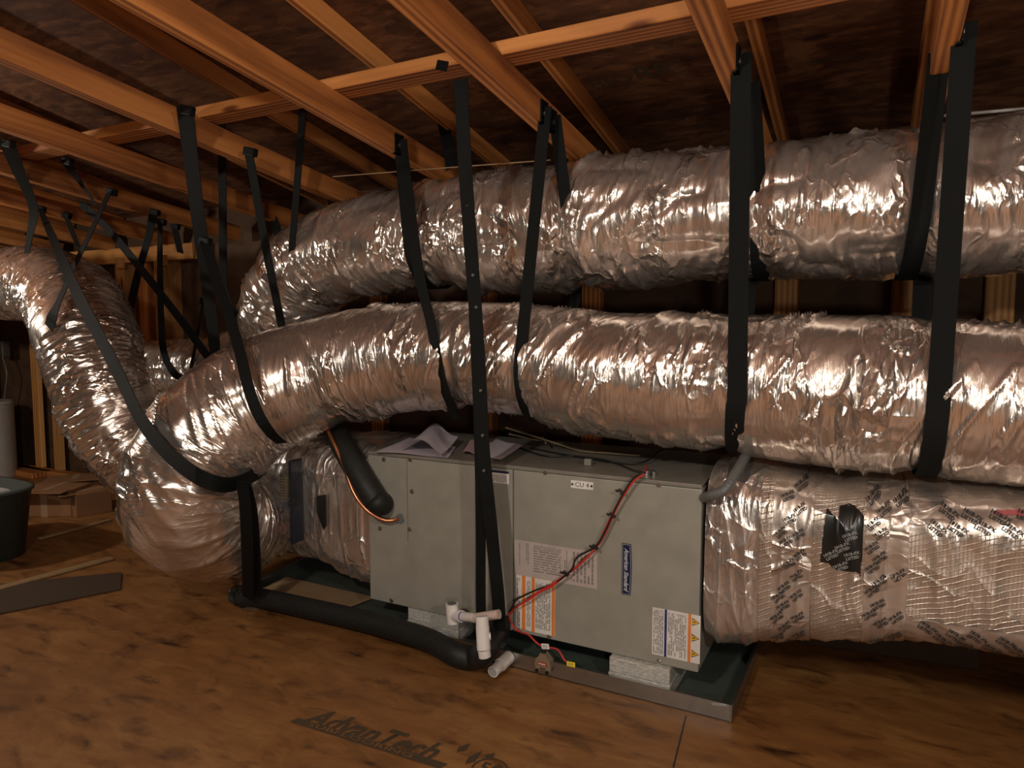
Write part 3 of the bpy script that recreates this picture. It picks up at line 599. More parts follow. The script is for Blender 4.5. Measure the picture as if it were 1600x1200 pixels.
# blue badge, lettering reads downwards
bx = xon(979, 890, FY); za = aY(979, 850, FY).z; zb = aY(979, 928, FY).z
def badge(name, w, e, y, m, p):
    b = MB(); n = 14; pts = []
    for k in range(n + 1): t = k / n; pts.append((bx - .0 + w * .5 + (.003) * math.sin(math.pi * t), y, zb - e + (za - zb + 2 * e) * t))
    for k in range(n + 1): t = 1 - k / n; pts.append((bx - w * .5, y, zb - e + (za - zb + 2 * e) * t))
    b.poly(pts, (0, .002, 0)); return b.build(name, m, p)
bg = badge('maker_badge', .028, .002, FY - .004, M_BADGE, ah); badge('badge_border', 0.0235, .000, FY - .0045, M_CHROME, bg); badge('badge_field', .0215, -.0012, FY - .005, M_BADGE, bg)
text('badge_lettering', 'American Standard', (bx + .0005, FY - .005, (za + zb) / 2), (0, 0, -1), (1, 0, 0), .0195, M_CHROME, bg, shear=.4, bold=.0005, off=.0006, xs=(za - zb) * .93 / .167)

# drain pan
pan = thing('drain_pan', 'shallow galvanised metal drain pan under the air handler', 'drain pan', (-1.2, 2.2, 0))
Pc = [aZ(1143, 1130, 0), aZ(1178, 1005, 0), None, None]
fr = Pc[0]; br = Vector((fr.x + .01, 2.66, 0)); bl = Vector((-2.34, 2.66, 0)); fl = Vector((-2.30, fr.y, 0)); H = .052
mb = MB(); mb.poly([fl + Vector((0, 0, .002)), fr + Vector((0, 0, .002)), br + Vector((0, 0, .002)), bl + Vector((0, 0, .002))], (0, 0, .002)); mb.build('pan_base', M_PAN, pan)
def wall_seg(a, b, m, nm):
    d = (b - a).normalized(); n = Vector((d.y, -d.x, 0)); u = Vector((0, 0, 1)); mb = MB()
    prof = [(0, .001), (0.0, H), (.004, H + .003), (-.004, H + .003), (-.007, H - .002), (-.003, H - .004), (-.002, .001)]
    A = [a + n * p[0] + u * p[1] for p in prof]; Bv = [b + n * p[0] + u * p[1] for p in prof]
    for i in range(len(prof)): j = (i + 1) % len(prof); mb.poly([A[i], Bv[i], Bv[j], A[j]])
    mb.poly(A); mb.poly(Bv[::-1]); mb.build(nm, m, pan)
wall_seg(fl, fr, M_GALV, 'rim'); wall_seg(fr, br, M_GALV, 'rim'); wall_seg(br, bl, M_GALV, 'rim'); wall_seg(bl, fl, M_GALV, 'rim')
mb = MB(); a = fr + Vector((-.001, -.0015, .003)); mb.poly([a, a + Vector((-.055, 0, H - .012)), a + Vector((-.004, 0, H - .004))], (0, -.003, 0)); mb.build('corner_fold', M_GALV, pan)
# foam blocks
def block(x0, x1, lab):
    y0 = CY0 + .0 if x0 < -1.2 else CY0 - .03
    o = thing('foam_block', lab, 'block', ((x0 + x1) / 2, y0 + .2, .0045), 'foam support blocks')
    MB().box((x0, y0, .0045), (x1, y0 + .45, .052), .003).build('lower_slab', M_BLOCK, o); MB().box((x0 + .002, y0 + .003, .0525), (x1 - .003, y0 + .45, .0995), .003).build('upper_slab', M_BLOCK, o)
block(aY(636, 970, 2.02).x, aY(716, 980, 2.02).x, 'pale foil-faced foam block under the left half of the cabinet')
block(aY(950, 1060, 1.99).x, aY(1047, 1070, 1.99).x, 'pale foil-faced foam block under the right half of the cabinet')
# papers on the lid
def paper(name, lab, corners, m, z, curl, seed, cat='paper', n=16):
    q = [aZ(x, y, z) for x, y in corners]; vs = []; fs = []; rg = random.Random(seed); ph = rg.uniform(0, 6)
    for i in range(n + 1):
        for j in range(n + 1):
            u, v = i / n, j / n; p = q[0].lerp(q[1], u).lerp(q[3].lerp(q[2], u), v)
            h = .002 + curl * (.5 + .5 * math.sin(u * 4.2 + ph + v * 1.5)) * (u * (1 - u) * 3 + .25) + curl * .4 * v * v; vs.append(p + Vector((0, 0, h)))
    for i in range(n):
        for j in range(n): a = i * (n + 1) + j; fs.append((a, a + 1, a + n + 2, a + n + 1))
    k = len(vs); vs2 = [v - Vector((0, 0, .0015)) for v in vs]; fs2 = [tuple(k + i for i in f[::-1]) for f in fs]
    return tag(pydata(name, vs + vs2, fs + fs2, m, smooth=True), lab, cat, 'papers on the cabinet lid')
LZ = CZ1 + .003
paper('paper_sheet', 'flat white paper lying lowest at the left of the cabinet lid', [(585, 708), (700, 716), (712, 700), (640, 686)], M_SHEET, LZ, .006, 1)
paper('paper_sheet', 'rumpled lilac folded paper on top of the left stack', [(626, 702), (690, 712), (716, 690), (668, 680)], M_SHEET, LZ + .012, .045, 2)
paper('paper_sheet', 'pinkish paper behind the long vertical straps', [(722, 710), (760, 716), (775, 700), (735, 692)], M_PSHEET, LZ, .02, 3)
paper('paper_sheet', 'pale lilac papers right of the long vertical straps', [(745, 713), (782, 719), (815, 701), (775, 690)], M_SHEET, LZ + .006, .016, 4)

# ------------------------------------------------------------ refrigerant and drain lines
sl = thing('suction_line', 'fat black insulated pipe coming down into the cabinet top left', 'pipe', aY(600, 785, 1.99))
P = [aY(500, 600, 2.45), aY(516, 650, 2.28), aY(530, 685, 2.08), aY(547, 715, 1.985), aY(570, 755, 1.955), aY(588, 783, 1.96)]
tube('insulated_pipe', P, .046, M_RUBBER, sl, n=24)
tube('elbow', [aY(586, 780, 1.955), aY(592, 786, 1.96), aY(596, 787, 1.985), aY(598, 787, FY + .002)], .043, M_RUBBER, sl, n=24)
MB().cyl(aY(598, 787, FY - .001), aY(598, 787, FY - .006), .052, n=28).build('pipe_collar', M_BLK, sl)
ll = thing('liquid_line', 'thin copper tube curving beside the fat black insulated pipe', 'tube', aY(625, 808, 2.0))
tube('copper_tube', [aY(505, 655, 2.1), aY(516, 680, 1.99), aY(535, 722, 1.94), aY(552, 768, 1.92), aY(572, 796, 1.93), aY(598, 812, 1.965), aY(618, 812, 1.995), aY(626, 810, FY + .003)], .0072, M_COPPER, ll)
MB().cyl(aY(626, 810, FY - .001), aY(626, 810, FY - .007), .017, n=24).build('rubber_grommet', M_BLK, ll)
fp = thing('insulated_floor_pipe', 'black foam-insulated pipe lying along the front edge of the pan', 'pipe', (-1.7, 1.93, 0))
P = [aZ(372, 932, .05), aZ(410, 935, .05), aZ(480, 950, .05), aZ(560, 968, .052), aZ(620, 984, .055), aZ(670, 1000, .06), aZ(712, 1022, .055), aZ(742, 1028, .05), aY(758, 1018, 1.83), aY(768, 1000, 1.87), aY(776, 985, 1.93), aY(782, 972, 2.0)]
tube('foam_insulation', P, .038, M_RUBBER, fp, n=24, rfn=lambda k, r: r * (1 - .28 * max(0, k - .86) / .14))
MB().cyl(aZ(384, 932, .05), aZ(366, 928, .052), .044, .036, n=20).build('wrapped_end', mat('dark_crinkled_tape', (.05, .055, .05), .2, .6), fp)
MB().box(aY(783, 985, 1.97) - Vector((.025, .02, .03)), aY(788, 972, 1.99) + Vector((.018, .015, .02)), .008).build('foam_end_piece', M_RUBBER, fp)
dr = thing('condensate_drain', 'white plastic drain tee with crossing pipe at the cabinet foot', 'drain fitting', aY(755, 1018, 1.85))
def pv(p, q, r, nm, m=M_PVC, par=dr): return MB().cyl(p, q, r, n=28).build(nm, m, par, True)
a = aY(706, 943, 1.90); b_ = aY(708, 973, 1.90)
pv(a, b_, .0215, 'tee'); pv(a + Vector((0, 0, .001)), a + Vector((0, 0, .0016)), .016, 'open_bore', M_GREYC)
c0 = (a + b_) / 2 + Vector((.01, -.002, -.006)); c1 = aY(764, 968, 1.83); d = c1 - c0
pv(c0, c0 + d * .22, .0195, 'tee_branch'); pv(c0 + d * .20, c0 + d * .26, .0165, 'primer_ring', M_PRIMER); pv(c0 + d * .2, c0 + d * .62, .0150, 'cross_pipe'); pv(c0 + d * .60, c1 + Vector((.02, .03, .01)), .0148, 'aged_pipe', M_PINK)
a = aY(753, 963, 1.80); b_ = aY(756, 1015, 1.78)
pv(a, a.lerp(b_, .34), .020, 'coupling'); pv(a.lerp(b_, .30), b_, .021, 'down_pipe'); c = a.lerp(b_, .62); pv(c, c + Vector((.02, .012, .002)), .011, 'side_plug')
pv(b_ + Vector((0, 0, .0)), b_ + Vector((.004, 0, -.022)), .019, 'pipe_tip')
dp = thing('pan_drain_outlet', 'short white plastic outlet with capped end poking out of the pan front', 'drain fitting', aZ(772, 1048, .03))
a = aY(795, 1030, fr.y - .002); a.z = .035; b_ = aZ(770, 1050, .028)
pv(a, a.lerp(b_, .55), .0215, 'fitting', par=dp); pv(a.lerp(b_, .45), b_, .0185, 'pipe_end', par=dp); u = (b_ - a).normalized(); pv(b_, b_ + u * .0015, .0145, 'cap_face', M_WHITE, dp)
# float switch clipped on the pan edge
fs_ = thing('float_switch', 'brown plastic float switch clipped on the front rim of the pan', 'float switch', aY(848, 1045, fr.y))
c = aY(848, 1037, fr.y - .02)
b = MB(); b.poly([c + Vector(v) for v in ((-.028, 0, -.014), (.028, 0, -.014), (.026, 0, .010), (.014, 0, .022), (.006, 0, .032), (-.010, 0, .032), (-.016, 0, .020), (-.027, 0, .010))], (0, .026, 0)); b.build('housing', M_BROWNP, fs_)
for s_ in (-1, 1): MB().box(c + Vector((s_ * .018 - .008, -.004, -.03)), c + Vector((s_ * .018 + .008, .012, -.012)), .003).build('clip_foot', M_BROWNP, fs_); MB().cyl(c + Vector((s_ * .018, -.008, -.024)), c + Vector((s_ * .018, .0, -.024)), .0065, n=14).build('clamp_screw', M_BLK, fs_)
MB().box(c + Vector((-.016, -.0022, -.006)), c + Vector((.014, .0, .004)), .001).build('red_label', mat('red_label', (.42, .03, .02), .4), fs_)
b = MB()
for k in range(5): b.box(c + Vector((-.013 + k * .005, -.0028, -.003)), c + Vector((-.0095 + k * .005, -.002, .001)))
b.build('label_print', M_TAG, fs_); MB().cyl(c + Vector((-.002, .012, .03)), c + Vector((-.002, .012, .043)), .008, n=14).build('cable_gland', M_BLK, fs_)
# wire pair
WP = [(1005, 740), (990, 750), (975, 772), (960, 797), (944, 832), (931, 855)]
YW = 1.985
wr = thing('control_wires', 'red and black wire pair tied along the cabinet front', 'wires', aY(930, 855, YW))
def wirepts(L, dx, dy, Y=None): return [aY(x + dx * math.sin(i * 1.3), y + dy, (Y or YW) - .004 * math.sin(i)) for i, (x, y) in enumerate(L)]
top = [aY(1010, 728, 2.10), aY(1008, 738, 2.0)]
red = WP + [(905, 880), (885, 896), (862, 913), (845, 922), (822, 938), (808, 946), (797, 957)]
blk = WP + [(908, 869), (899, 877), (893, 890), (882, 901), (864, 914), (838, 924), (808, 938), (800, 948), (795, 957)]
tube('red_wire', top + wirepts(red, 1.2, 1), .0032, M_RED, wr, n=8, step=.006); tube('red_wire', top + wirepts(red[:6] + [(903, 884)] + red[7:], -1.5, 2.5), .0026, M_RED, wr, n=8, step=.006)
tube('black_wire', top + wirepts(blk, -1.4, -1.5, 1.98), .0030, M_BLK, wr, n=8, step=.006)
low = [(795, 957), (797, 968), (804, 982), (815, 988), (826, 992), (837, 1003), (848, 1011)]
tube('red_wire', [aY(x, y, 1.96 - .012 * i) for i, (x, y) in enumerate(low)], .003, M_RED, wr, n=8, step=.006)
tube('red_wire', [aY(850, 1012, 1.89), aY(866, 1013, 1.88), aY(874, 1018, 1.87), aY(881, 1030, 1.86), aY(885, 1034, 1.86)], .0028, M_RED, wr, n=8, step=.006)
for (x, y) in ((971, 768), (957, 805), (930, 855), (884, 896)):
    c = aY(x, y, YW - .003); b = MB(); b.box(c - Vector((.011, .007, .003)), c + Vector((.011, .006, .003)), .001, rot=Matrix.Rotation(.5, 3, 'Y')); b.box(c + Vector((-.018, -.006, -.001)), c + Vector((-.008, -.003, .004)), rot=Matrix.Rotation(.5, 3, 'Y')); b.build('cable_tie', M_BLK, wr)
def wtag(x, y, w_, h_, m, nm, ang, Y):
    c = aY(x, y, Y); b = MB(); b.box((c.x - w_, c.y - .001, c.z - h_), (c.x + w_, c.y + .001, c.z + h_), .001); bmesh.ops.rotate(b.bm, cent=c, matrix=Matrix.Rotation(ang, 3, 'Y'), verts=b.bm.verts); o = b.build(nm, m, wr)
    b = MB(); 
    for k in range(3): b.box((c.x - w_ * .7, c.y - .0016, c.z - h_ * .5 + k * h_ * .45), (c.x + w_ * .6, c.y - .001, c.z - h_ * .5 + k * h_ * .45 + h_ * .15))
    bmesh.ops.rotate(b.bm, cent=c, matrix=Matrix.Rotation(ang, 3, 'Y'), verts=b.bm.verts); b.build('tag_print', M_GINK, o)
wtag(852, 1010, .013, .0085, M_TAG, 'white_tag', -.15, 1.87); wtag(892, 1038, .0135, .0075, M_YTAG, 'yellow_tag', -.03, 1.855)
# thin cables on the lid, lid bracket and connector
cb_ = thing('thermostat_cable', 'thin tan cables trailing over the cabinet lid', 'cable', (-.9, 2.3, CZ1))
tube('tan_cable', [aZ(790, 668, LZ + .10), aZ(835, 682, LZ + .05), aZ(870, 693, LZ + .02), aZ(905, 704, LZ + .006), aZ(950, 708, LZ + .006), aZ(1000, 712, LZ + .006)], .0035, mat('tan_cable', (.20, .15, .09), .5), cb_, n=8)
tube('tan_cable', [aZ(795, 678, LZ + .07), aZ(842, 688, LZ + .03), aZ(848, 683, LZ + .03), aZ(853, 693, LZ + .03)], .003, mat('tan_cable', (.2, .15, .09), .5), cb_, n=8)
kb = thing('black_cable', 'thin black cable lying along the cabinet lid behind the papers', 'cable', (-.9, 2.2, CZ1))
tube('cable_jacket', [aZ(805, 697, LZ + .004), aZ(850, 712, LZ + .004), aZ(900, 713, LZ + .004), aZ(950, 720, LZ + .004), aZ(990, 735, LZ + .004), aZ(1003, 737, LZ + .006)], .003, M_BLK, kb, n=8)
tube('cable_jacket', [aZ(830, 700, LZ + .004), aZ(880, 710, LZ + .004), aZ(960, 723, LZ + .004), aZ(1006, 722, LZ + .01), aZ(1030, 705, LZ + .02), aZ(1048, 698, LZ + .03)], .003, M_BLK, kb, n=8)
MB().box(aZ(919, 727, LZ) - Vector((.012, .008, 0)), aZ(919, 727, LZ) + Vector((.012, .008, .022)), .002).build('lid_clip', M_CABSHADE, ah)
mb = MB(); c = aZ(1010, 742, LZ); mb.cyl(c, c + Vector((0, 0, .016)), .011, n=18); mb.cyl(c + Vector((.02, .01, 0)), c + Vector((.02, .01, .012)), .008, n=18); mb.build('cable_connector', M_GALV, ah)
# grey conduit curving over to the cabinet's right end
cn = thing('flexible_conduit', 'grey flexible conduit bending behind the top right cabinet corner', 'conduit', aY(1130, 770, 2.0))
tube('conduit_hose', [aY(1170, 700, 2.28), aY(1163, 716, 2.1), aY(1148, 742, 2.0), aY(1132, 766, 1.965), aY(1112, 774, 1.975), aY(1100, 778, 2.02)], .0145, M_GREYC, cn, n=16, rfn=lambda k, r: r * (1 + .035 * math.sin(k * 260)), step=.003)
# air cleaner on the left plenum: clear cover over parts, navy side
ac = thing('duct_air_cleaner', 'clear plastic cover with navy side mounted on the left plenum', 'air cleaner', aY(448, 790, 1.98))
def quad(x, y): return aY(x, y, 1.965)
p0 = quad(421, 726); p1 = quad(455, 842)
q0 = aY(421, 726, 1.95); q1 = aY(449, 842, 1.95); MB().box((q0.x, 1.95, q1.z), (q1.x, 2.008, q0.z), .010, seg=3).build('clear_cover', M_CLEAR, ac, True)
pa = aY(450, 720, 1.948); pb = aY(452, 850, 1.948); pb.x = pa.x + .012
MB().box((pa.x, 1.948, pb.z), (pb.x, 2.012, pa.z), .004).build('navy_side', M_NAVY, ac)
MB().box((pa.x - .004, 1.944, (pa.z + pb.z) / 2 - .008), (pb.x + .004, 1.97, (pa.z + pb.z) / 2 + .008), .003).build('latch', M_BLK, ac)
c = quad(441, 760); MB().box(c - Vector((.022, -.01, .05)), c + Vector((.014, .03, .045)), .002).build('yellow_label', mat('old_yellow', (.32, .22, .05), .5), ac)
b = MB()
for k in range(8): b.box((c.x - .018, c.y + .0085, c.z - .042 + k * .011), (c.x + .010, c.y + .0095, c.z - .038 + k * .011))
b.build('label_print', M_INK, ac)
c = quad(440, 826); MB().cyl(c + Vector((0, .0, 0)), c + Vector((0, .03, 0)), .026, n=28).build('round_socket', mat('salmon_plastic', (.42, .26, .21), .4), ac); MB().cyl(c + Vector((-.006, -.008, 0)), c + Vector((-.006, .0, 0)), .013, n=24).build('socket_core', mat('salmon_light', (.50, .33, .27), .4), ac)
c = quad(436, 792); b = MB(); b.box(c - Vector((.02, .0, .012)), c + Vector((.018, .03, .012)), .004); b.cyl(c + Vector((-.02, .01, -.02)), c + Vector((.01, .01, -.02)), .008); b.build('wiring_block', mat('grey_violet', (.16, .15, .18), .35), ac)

# ------------------------------------------------------------ straps
def hook(X, Y, parent, side=1):
    """the strap's folded end wrapped round the rafter, fixed with a screw"""
    z0 = rb(Y); w_ = .052; x0, x1 = X - .027, X + .027
    b = MB(); t = .004
    b.box((x1, Y - w_ / 2, z0 - t), (x1 + t, Y + w_ / 2, z0 + .07)); b.box((x1 - .01, Y - w_ / 2, z0 - t), (x1 + t, Y + w_ / 2, z0)); b.build('folded_end', M_STRAP, parent)
    MB().cyl((x1 + t, Y, z0 + .03), (x1 + t + .003, Y, z0 + .03), .008, n=14).build('screw', M_GALV, parent)
def loop_strap(lab, RX, Ya, Yb, cy, cz, r, X0, X1, XB=None, wd=.052, tw=None, grp='black webbing straps round the ducts', dxa=.0):
    t = thing('hanging_strap', lab, 'strap', (RX, Ya, rb(Ya)), grp)
    if dxa > .1: A = (RX + dxa + .028, Ya, rz(Ya) - .02)
    else: hook(RX, Ya, t); A = (RX + .034 + (dxa if dxa < 0 else 0), Ya, rb(Ya) + .05)
    B = (XB if XB is not None else RX, Yb, rb(Yb) + .02)
    pts = circ_strap_pts(A, B, cy, cz, r, X0, X1)
    ribbon('webbing', pts, (1, .0, 0), wd, M_STRAP, t, twist=tw); return t
# round the lower duct
loop_strap('black strap hanging from the rightmost rafter around the lower duct', .13, 1.97, 2.52, 2.15, .935, .205, aY(1462, 700, 1.96).x, .125, wd=.050)
loop_strap('wide black strap at the right end of the cabinet around the lower duct', -.365, 1.93, 2.52, 2.16, .955, .202, aY(1152, 690, 1.98).x, -.38, wd=.052, dxa=.045)
loop_strap('black strap right of the long double strap, slanting left around the lower duct', -.98, 2.05, 2.6, 2.165, 1.0, .199, aY(824, 620, 2.02).x, -1.02, wd=.042, dxa=.05)
# round the upper duct
loop_strap('black strap behind the rightmost one, cradling the upper duct', .13, 2.10, 2.72, 2.37, 1.487, .22, aY(1436, 400, 2.2).x, .06, wd=.05, dxa=-.04)
loop_strap('black strap hugging the upper duct beside the wide one at right', -.365, 2.10, 2.72, 2.38, 1.50, .222, aY(1186, 420, 2.2).x, -.33, wd=.05, dxa=.04)
loop_strap('black strap curving right under the middle of the upper duct', -.98, 2.12, 2.72, 2.38, 1.50, .212, aY(890, 400, 2.18).x, aY(912, 450, 2.3).x, wd=.042, dxa=.07)
loop_strap('black strap curling under the upper duct left of centre', -1.6, 2.12, 2.72, 2.38, 1.49, .204, aY(640, 380, 2.18).x, aY(660, 452, 2.3).x, wd=.058, dxa=.06)
loop_strap('narrow black strap near the left bend of the upper duct', -2.24, 2.14, 2.72, 2.38, 1.455, .208, aY(458, 380, 2.18).x, aY(512, 468, 2.3).x, wd=.036, dxa=.16)
loop_strap('thin black strap cradling the left elbow of the upper duct', -2.85, 2.22, 2.72, 2.40, 1.33, .215, aY(352, 400, 2.2).x, aY(396, 475, 2.3).x, wd=.05, dxa=.2)
def free_strap(lab, pts, wdir, wd, hk=None, tw=None, grp='black webbing straps round the ducts', cat='strap', wfn=None, fix=True):
    t = thing('hanging_strap', lab, cat, pts[0], grp)
    if hk: hook(hk[0], hk[1], t)
    if fix:
        p = Vector(pts[0]); b = MB(); b.box((-.024, -.012, -.020), (.034, .012, .012), .005); bmesh.ops.rotate(b.bm, cent=(0, 0, 0), matrix=Matrix.Rotation(.25, 3, 'Y'), verts=b.bm.verts); bmesh.ops.translate(b.bm, vec=p + Vector((0, .006, 0)), verts=b.bm.verts); b.build('folded_end', M_STRAP, t)
    ribbon('webbing', pts, wdir, wd, M_STRAP, t, twist=tw, wfn=wfn); return t
# strap passing from the upper duct strap down over the lower duct (left of the long one)
free_strap('black strap narrowing as it bends around the lower duct left of the long double strap', [Vector((-1.57, 2.13, rb(2.13))), aY(640, 330, 2.05), aY(655, 430, 1.975), aY(672, 500, 1.955), aY(682, 555, 1.955), aY(690, 595, 1.975), aY(704, 632, 2.03), aY(712, 650, 2.10), aY(716, 655, 2.2)], [(1, 0, 0), (1, .2, 0)], .050, tw=.35, wfn=lambda k: 1.15 - .45 * k, fix=False)
# long double strap in front of everything
t = thing('long_strap', 'longest black strap pair hanging vertically in front of the cabinet', 'strap', (-.99, 1.70, rb(1.7)))
A0 = Vector((-1.03, 1.80, 1.885)); zt = 1.885
ribbon('front_band', [aY(720, 124, 1.78), aY(726, 250, 1.80), aY(738, 420, 1.83), aY(748, 560, 1.85), aY(755, 700, 1.87), aY(768, 830, 1.88), aY(778, 930, 1.88), aY(781, 985, 1.89)], (1, 0, 0), .046, M_STRAP, t)
ribbon('rear_band', [aY(733, 350, 1.85), aY(744, 560, 1.875), aY(749, 700, 1.89), aY(751, 830, 1.90), aY(751, 930, 1.90), aY(752, 970, 1.90)], (1, 0, 0), .036, M_STRAP, t)
MB().box(aY(690, 102, 1.765) - Vector((.02, .0, .014)), aY(690, 102, 1.765) + Vector((.02, .005, .014)), .002, rot=Matrix.Rotation(.3, 3, 'Y')).build('fixing_end', M_STRAP, t)
b = MB()
for (x, y) in ((722, 190), (728, 265), (731, 320), (740, 430), (745, 480), (752, 610), (755, 680), (757, 735)): c = aY(x, y, 1.80 + (y - 150) / 600 * .06); b.cyl(c + Vector((0, -.006, 0)), c, .0045, n=10)
b.build('stitch_rivet', M_GREYC, t)
# strap pair at the left: one behind, one round the lower duct
free_strap('broad black strap disappearing behind the bend of the lower duct', [aY(289, 170, 1.62), aY(296, 230, 1.70), aY(311, 350, 1.85), aY(325, 450, 2.0), aY(337, 560, 2.13), aY(342, 640, 2.2)], (1, .1, 0), .062)
free_strap('black strap slanting down the bend of the lower duct', [aY(318, 375, 1.88), aY(345, 455, 1.78), aY(372, 540, 1.66), aY(388, 605, 1.58), aY(404, 648, 1.57), aY(424, 678, 1.62), aY(440, 692, 1.74)], [(1, .4, 0), (.85, .6, .1)], .036)
free_strap('black strap from the left rafter passing in front of the upper duct elbow', [aY(388, 235, 1.90), aY(400, 300, 1.96), aY(418, 400, 2.04), aY(438, 500, 2.16), aY(445, 540, 2.2)], (1, 0, 0), .042)
free_strap('long black strap slinging under the lowest foil elbow', [aY(62, 325, 2.1), aY(86, 380, 1.78), aY(122, 461, 1.60), aY(167, 548, 1.54), aY(195, 605, 1.52), aY(217, 650, 1.48), aY(250, 695, 1.475), aY(285, 728, 1.47), aY(325, 752, 1.50), aY(362, 757, 1.60), aY(398, 742, 1.78), aY(415, 730, 1.9)], [(1, .2, 0), (0, .1, 1)], .052, wfn=lambda k: .38 + .62 * min(1, k * 2.0))
free_strap('black strap slanting down in front of the far left duct bend', [aY(172, 298, 1.98), aY(150, 345, 1.86), aY(118, 412, 1.74), aY(90, 475, 1.64), aY(76, 512, 1.64)], (1, .0, .3), .052)
free_strap('black strap from the left edge hanging onto the far left duct', [aY(10, 222, 1.55), aY(30, 270, 1.7), aY(52, 325, 1.85), aY(46, 370, 1.9), aY(36, 432, 1.92)], (1, 0, .2), .05, wfn=lambda k: 1.1 - .4 * k)
free_strap('slack black strap crossing the open knee wall, ending left of its neighbours', [aY(240, 330, 2.4), aY(232, 370, 2.45), aY(215, 430, 2.5), aY(203, 485, 2.6)], (1, 0, .2), .045)
free_strap('black strap looping under the small rear duct', [aY(250, 345, 2.42), aY(250, 420, 2.4), aY(252, 500, 2.4), aY(256, 550, 2.42), aY(272, 583, 2.45), aY(295, 596, 2.55)], [(1, 0, .2), (1, .2, .8)], .042)
free_strap('thin black strap running diagonally across the knee wall opening', [aY(130, 320, 2.2), aY(175, 365, 2.2), aY(240, 445, 2.2), aY(290, 510, 2.2), aY(330, 565, 2.2)], (.9, 0, .5), .045)
free_strap('short dark strap hanging right of the wall plate', [aY(272, 352, 2.6), aY(282, 395, 2.7)], (1, 0, .2), .04)
free_strap('thin black tie behind the broad left strap', [aY(318, 470, 2.3), aY(307, 530, 2.35), aY(296, 590, 2.45)], (1, 0, 0), .018)
free_strap('short black strap end dangling by the rafters at upper left', [aY(103, 250, 1.8), aY(118, 275, 1.9), aY(150, 320, 2.0)], (1, 0, .3), .035, wfn=lambda k: 1.3 - k)
free_strap('small black strap knotted under the far left rafters', [aY(102, 335, 2.3), aY(112, 360, 2.35), aY(122, 385, 2.4)], (1, 0, 0), .04)
free_strap('short black strap reaching behind the front rafter row near the sheathing', [aY(692, 190, 2.5), aY(700, 225, 2.45), aY(706, 262, 2.4)], (1, 0, 0), .05)
free_strap('black strap running from the left plenum down to the insulated floor pipe', [aY(378, 752, 1.62), aY(384, 800, 1.64), aY(387, 870, 1.72), aY(388, 935, 1.83)], (1, .1, 0), .050, fix=False)
free_strap('second black strap beside it, reaching the insulated floor pipe', [aY(386, 755, 1.66), aY(396, 800, 1.68), aY(401, 870, 1.76), aY(402, 930, 1.85)], (1, .1, 0), .034, fix=False)
# taut string under the rafters
tag(tube('string_line', [aY(520, 276, 2.15), aY(700, 262, 2.15), aY(860, 250, 2.15)], .0022, M_PLY, n=6), 'thin taut string line along the top of the upper duct', 'string')
tag(tube('conduit_line', [aY(1475, 181, 2.5), aY(1600, 170, 2.5), aY(1750, 158, 2.5)], .005, M_WHITE, n=8), 'pale thin conduit above the upper duct at the right edge', 'conduit')

# ------------------------------------------------------------ things on the floor at the left
tt = thing('storage_tote', 'large dark grey plastic tote at the left edge of the floor', 'tote', aZ(-60, 870, 0))
c = aZ(-60, 870, 0); c.z = 0
def tapered(c, r0, r1, z0, z1, nm, m, par, n=40, p=3.2, hollow=.012):
    vs = []; fs = []
    prof = [(r0, z0), (r1, z1), (r1 + .012, z1), (r1 + .012, z1 + .012), (r1 - hollow, z1 + .012), (r0 - hollow, z0 + .02)]
    for (r_, z_) in prof:
        for k in range(n): t_ = 2 * math.pi * k / n; cc, ss = math.cos(t_), math.sin(t_); vs.append((c.x + r_ * abs(cc) ** (2 / p) * math.copysign(1, cc), c.y + r_ * .8 * abs(ss) ** (2 / p) * math.copysign(1, ss), z_))
    for i in range(len(prof) - 1):
        for k in range(n): a = i * n + k; b = i * n + (k + 1) % n; fs.append((a, b, b + n, a + n))
    fs.append(tuple(range(n))[::-1]); fs.append(tuple(range(5 * n, 6 * n))); return pydata(nm, vs, fs, m, par, True)
tapered(c, .27, .315, 0, .33, 'tub', M_TOTE, tt)
b = MB(); b.box(c + Vector((-.2, -.15, .22)), c + Vector((.19, .16, .335)), .04); b.build('white_contents', M_TOTEL, tt, True)
wb = aZ(-22, 745, 0)
o = thing('white_drum', 'dull white cylinder standing by the far left studs', 'drum', wb); b = MB(); b.cyl(wb, wb + Vector((0, 0, .56)), .20, n=40); b.build('drum_body', M_WHITE, o, True); b = MB(); b.cyl(wb + Vector((0, 0, .56)), wb + Vector((0, 0, .58)), .205, .19, n=40); b.build('lid', M_WHITE, o, True)
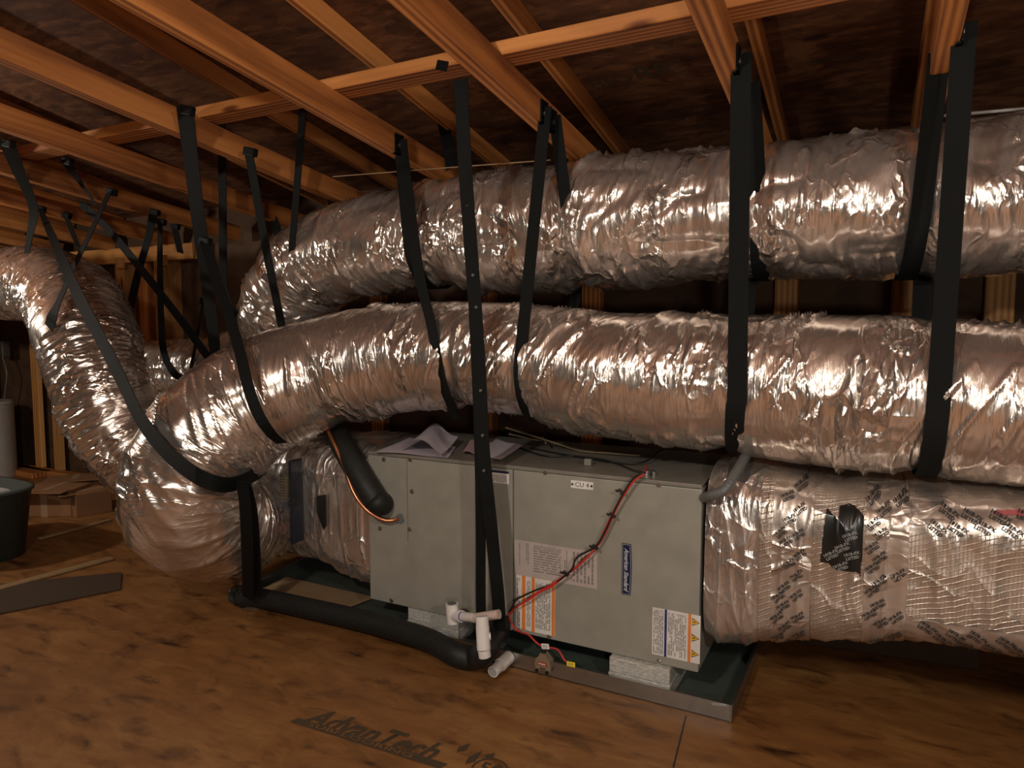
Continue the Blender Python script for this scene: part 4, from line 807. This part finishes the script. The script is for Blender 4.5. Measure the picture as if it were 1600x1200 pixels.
def carton(nm, lab, c, s_, rot, m=M_CARD, tip=0.):
    o = thing(nm, lab, 'box', c, 'cardboard boxes behind the tote'); b = MB(); b.box((-s_[0], -s_[1], 0), (s_[0], s_[1], s_[2] * 2), .003, seg=1); q = b.build('carton', m, o); q.location = (0, 0, 0)
    b = MB(); b.box((-s_[0], -s_[1] - s_[1] * .8, s_[2] * 2 + .0), (s_[0], -s_[1], s_[2] * 2 + .004), seg=1); q2 = b.build('flap', m, o); q2.location = (0, 0, 0)
    b = MB(); b.box((-.02, -s_[1] - .001, .0), (.02, s_[1] + .001, s_[2] * 2 + .0015)); q3 = b.build('packing_tape', M_PLY, o); q3.location = (0, 0, 0)
    o.rotation_euler = (tip, 0, rot); return o
carton('cardboard_box', 'open brown cardboard box right beside the grey tote', aZ(88, 800, 0), (.16, .11, .08), .5)
carton('cardboard_box', 'small cardboard box nearest the foil duct at left', aZ(138, 800, 0), (.10, .10, .07), -.2)
carton('cardboard_box', 'low cardboard box lying behind the open one', aZ(120, 772, 0), (.18, .10, .06), .9)
tag(board('wood_plank', aZ(66, 742, .02), aZ(-60, 715, .02), .14, .04, M_WOOD), 'dark plank lying by the knee wall behind the tote', 'plank')
for (p, q, w_, lab) in (((-250, 985), (175, 872), .05, 'pale narrow board edge across the floor left of the elbow'), ((60, 842), (172, 812), .035, 'pale lath on the floor behind the elbow')):
    tag(board('wood_lath', aZ(*p, .006), aZ(*q, .006), w_, .010, M_FILM), lab, 'board')
b = MB(); b.poly([aZ(x, y, .0015) for x, y in ((-200, 1000), (-200, 935), (20, 912), (190, 896), (188, 922), (60, 948))], (0, 0, .006)); tag(b.build('dark_floorboard', M_DKB), 'dark thin panel lying on the floor below the pale board edge', 'panel')
b = MB(); b.poly([aZ(x, y, .012) for x, y in ((404, 927), (446, 905), (580, 936), (525, 957))], (0, 0, .012)); tag(b.build('plywood_offcut', M_PLY), 'plywood offcut lying in the left end of the pan', 'board')
tag(board('dark_lumber', Vector((-.20, 2.62, .0395)), Vector((.35, 2.68, .0395)), .05, .075, M_DKB), 'dark length of lumber under the right plenum', 'board')
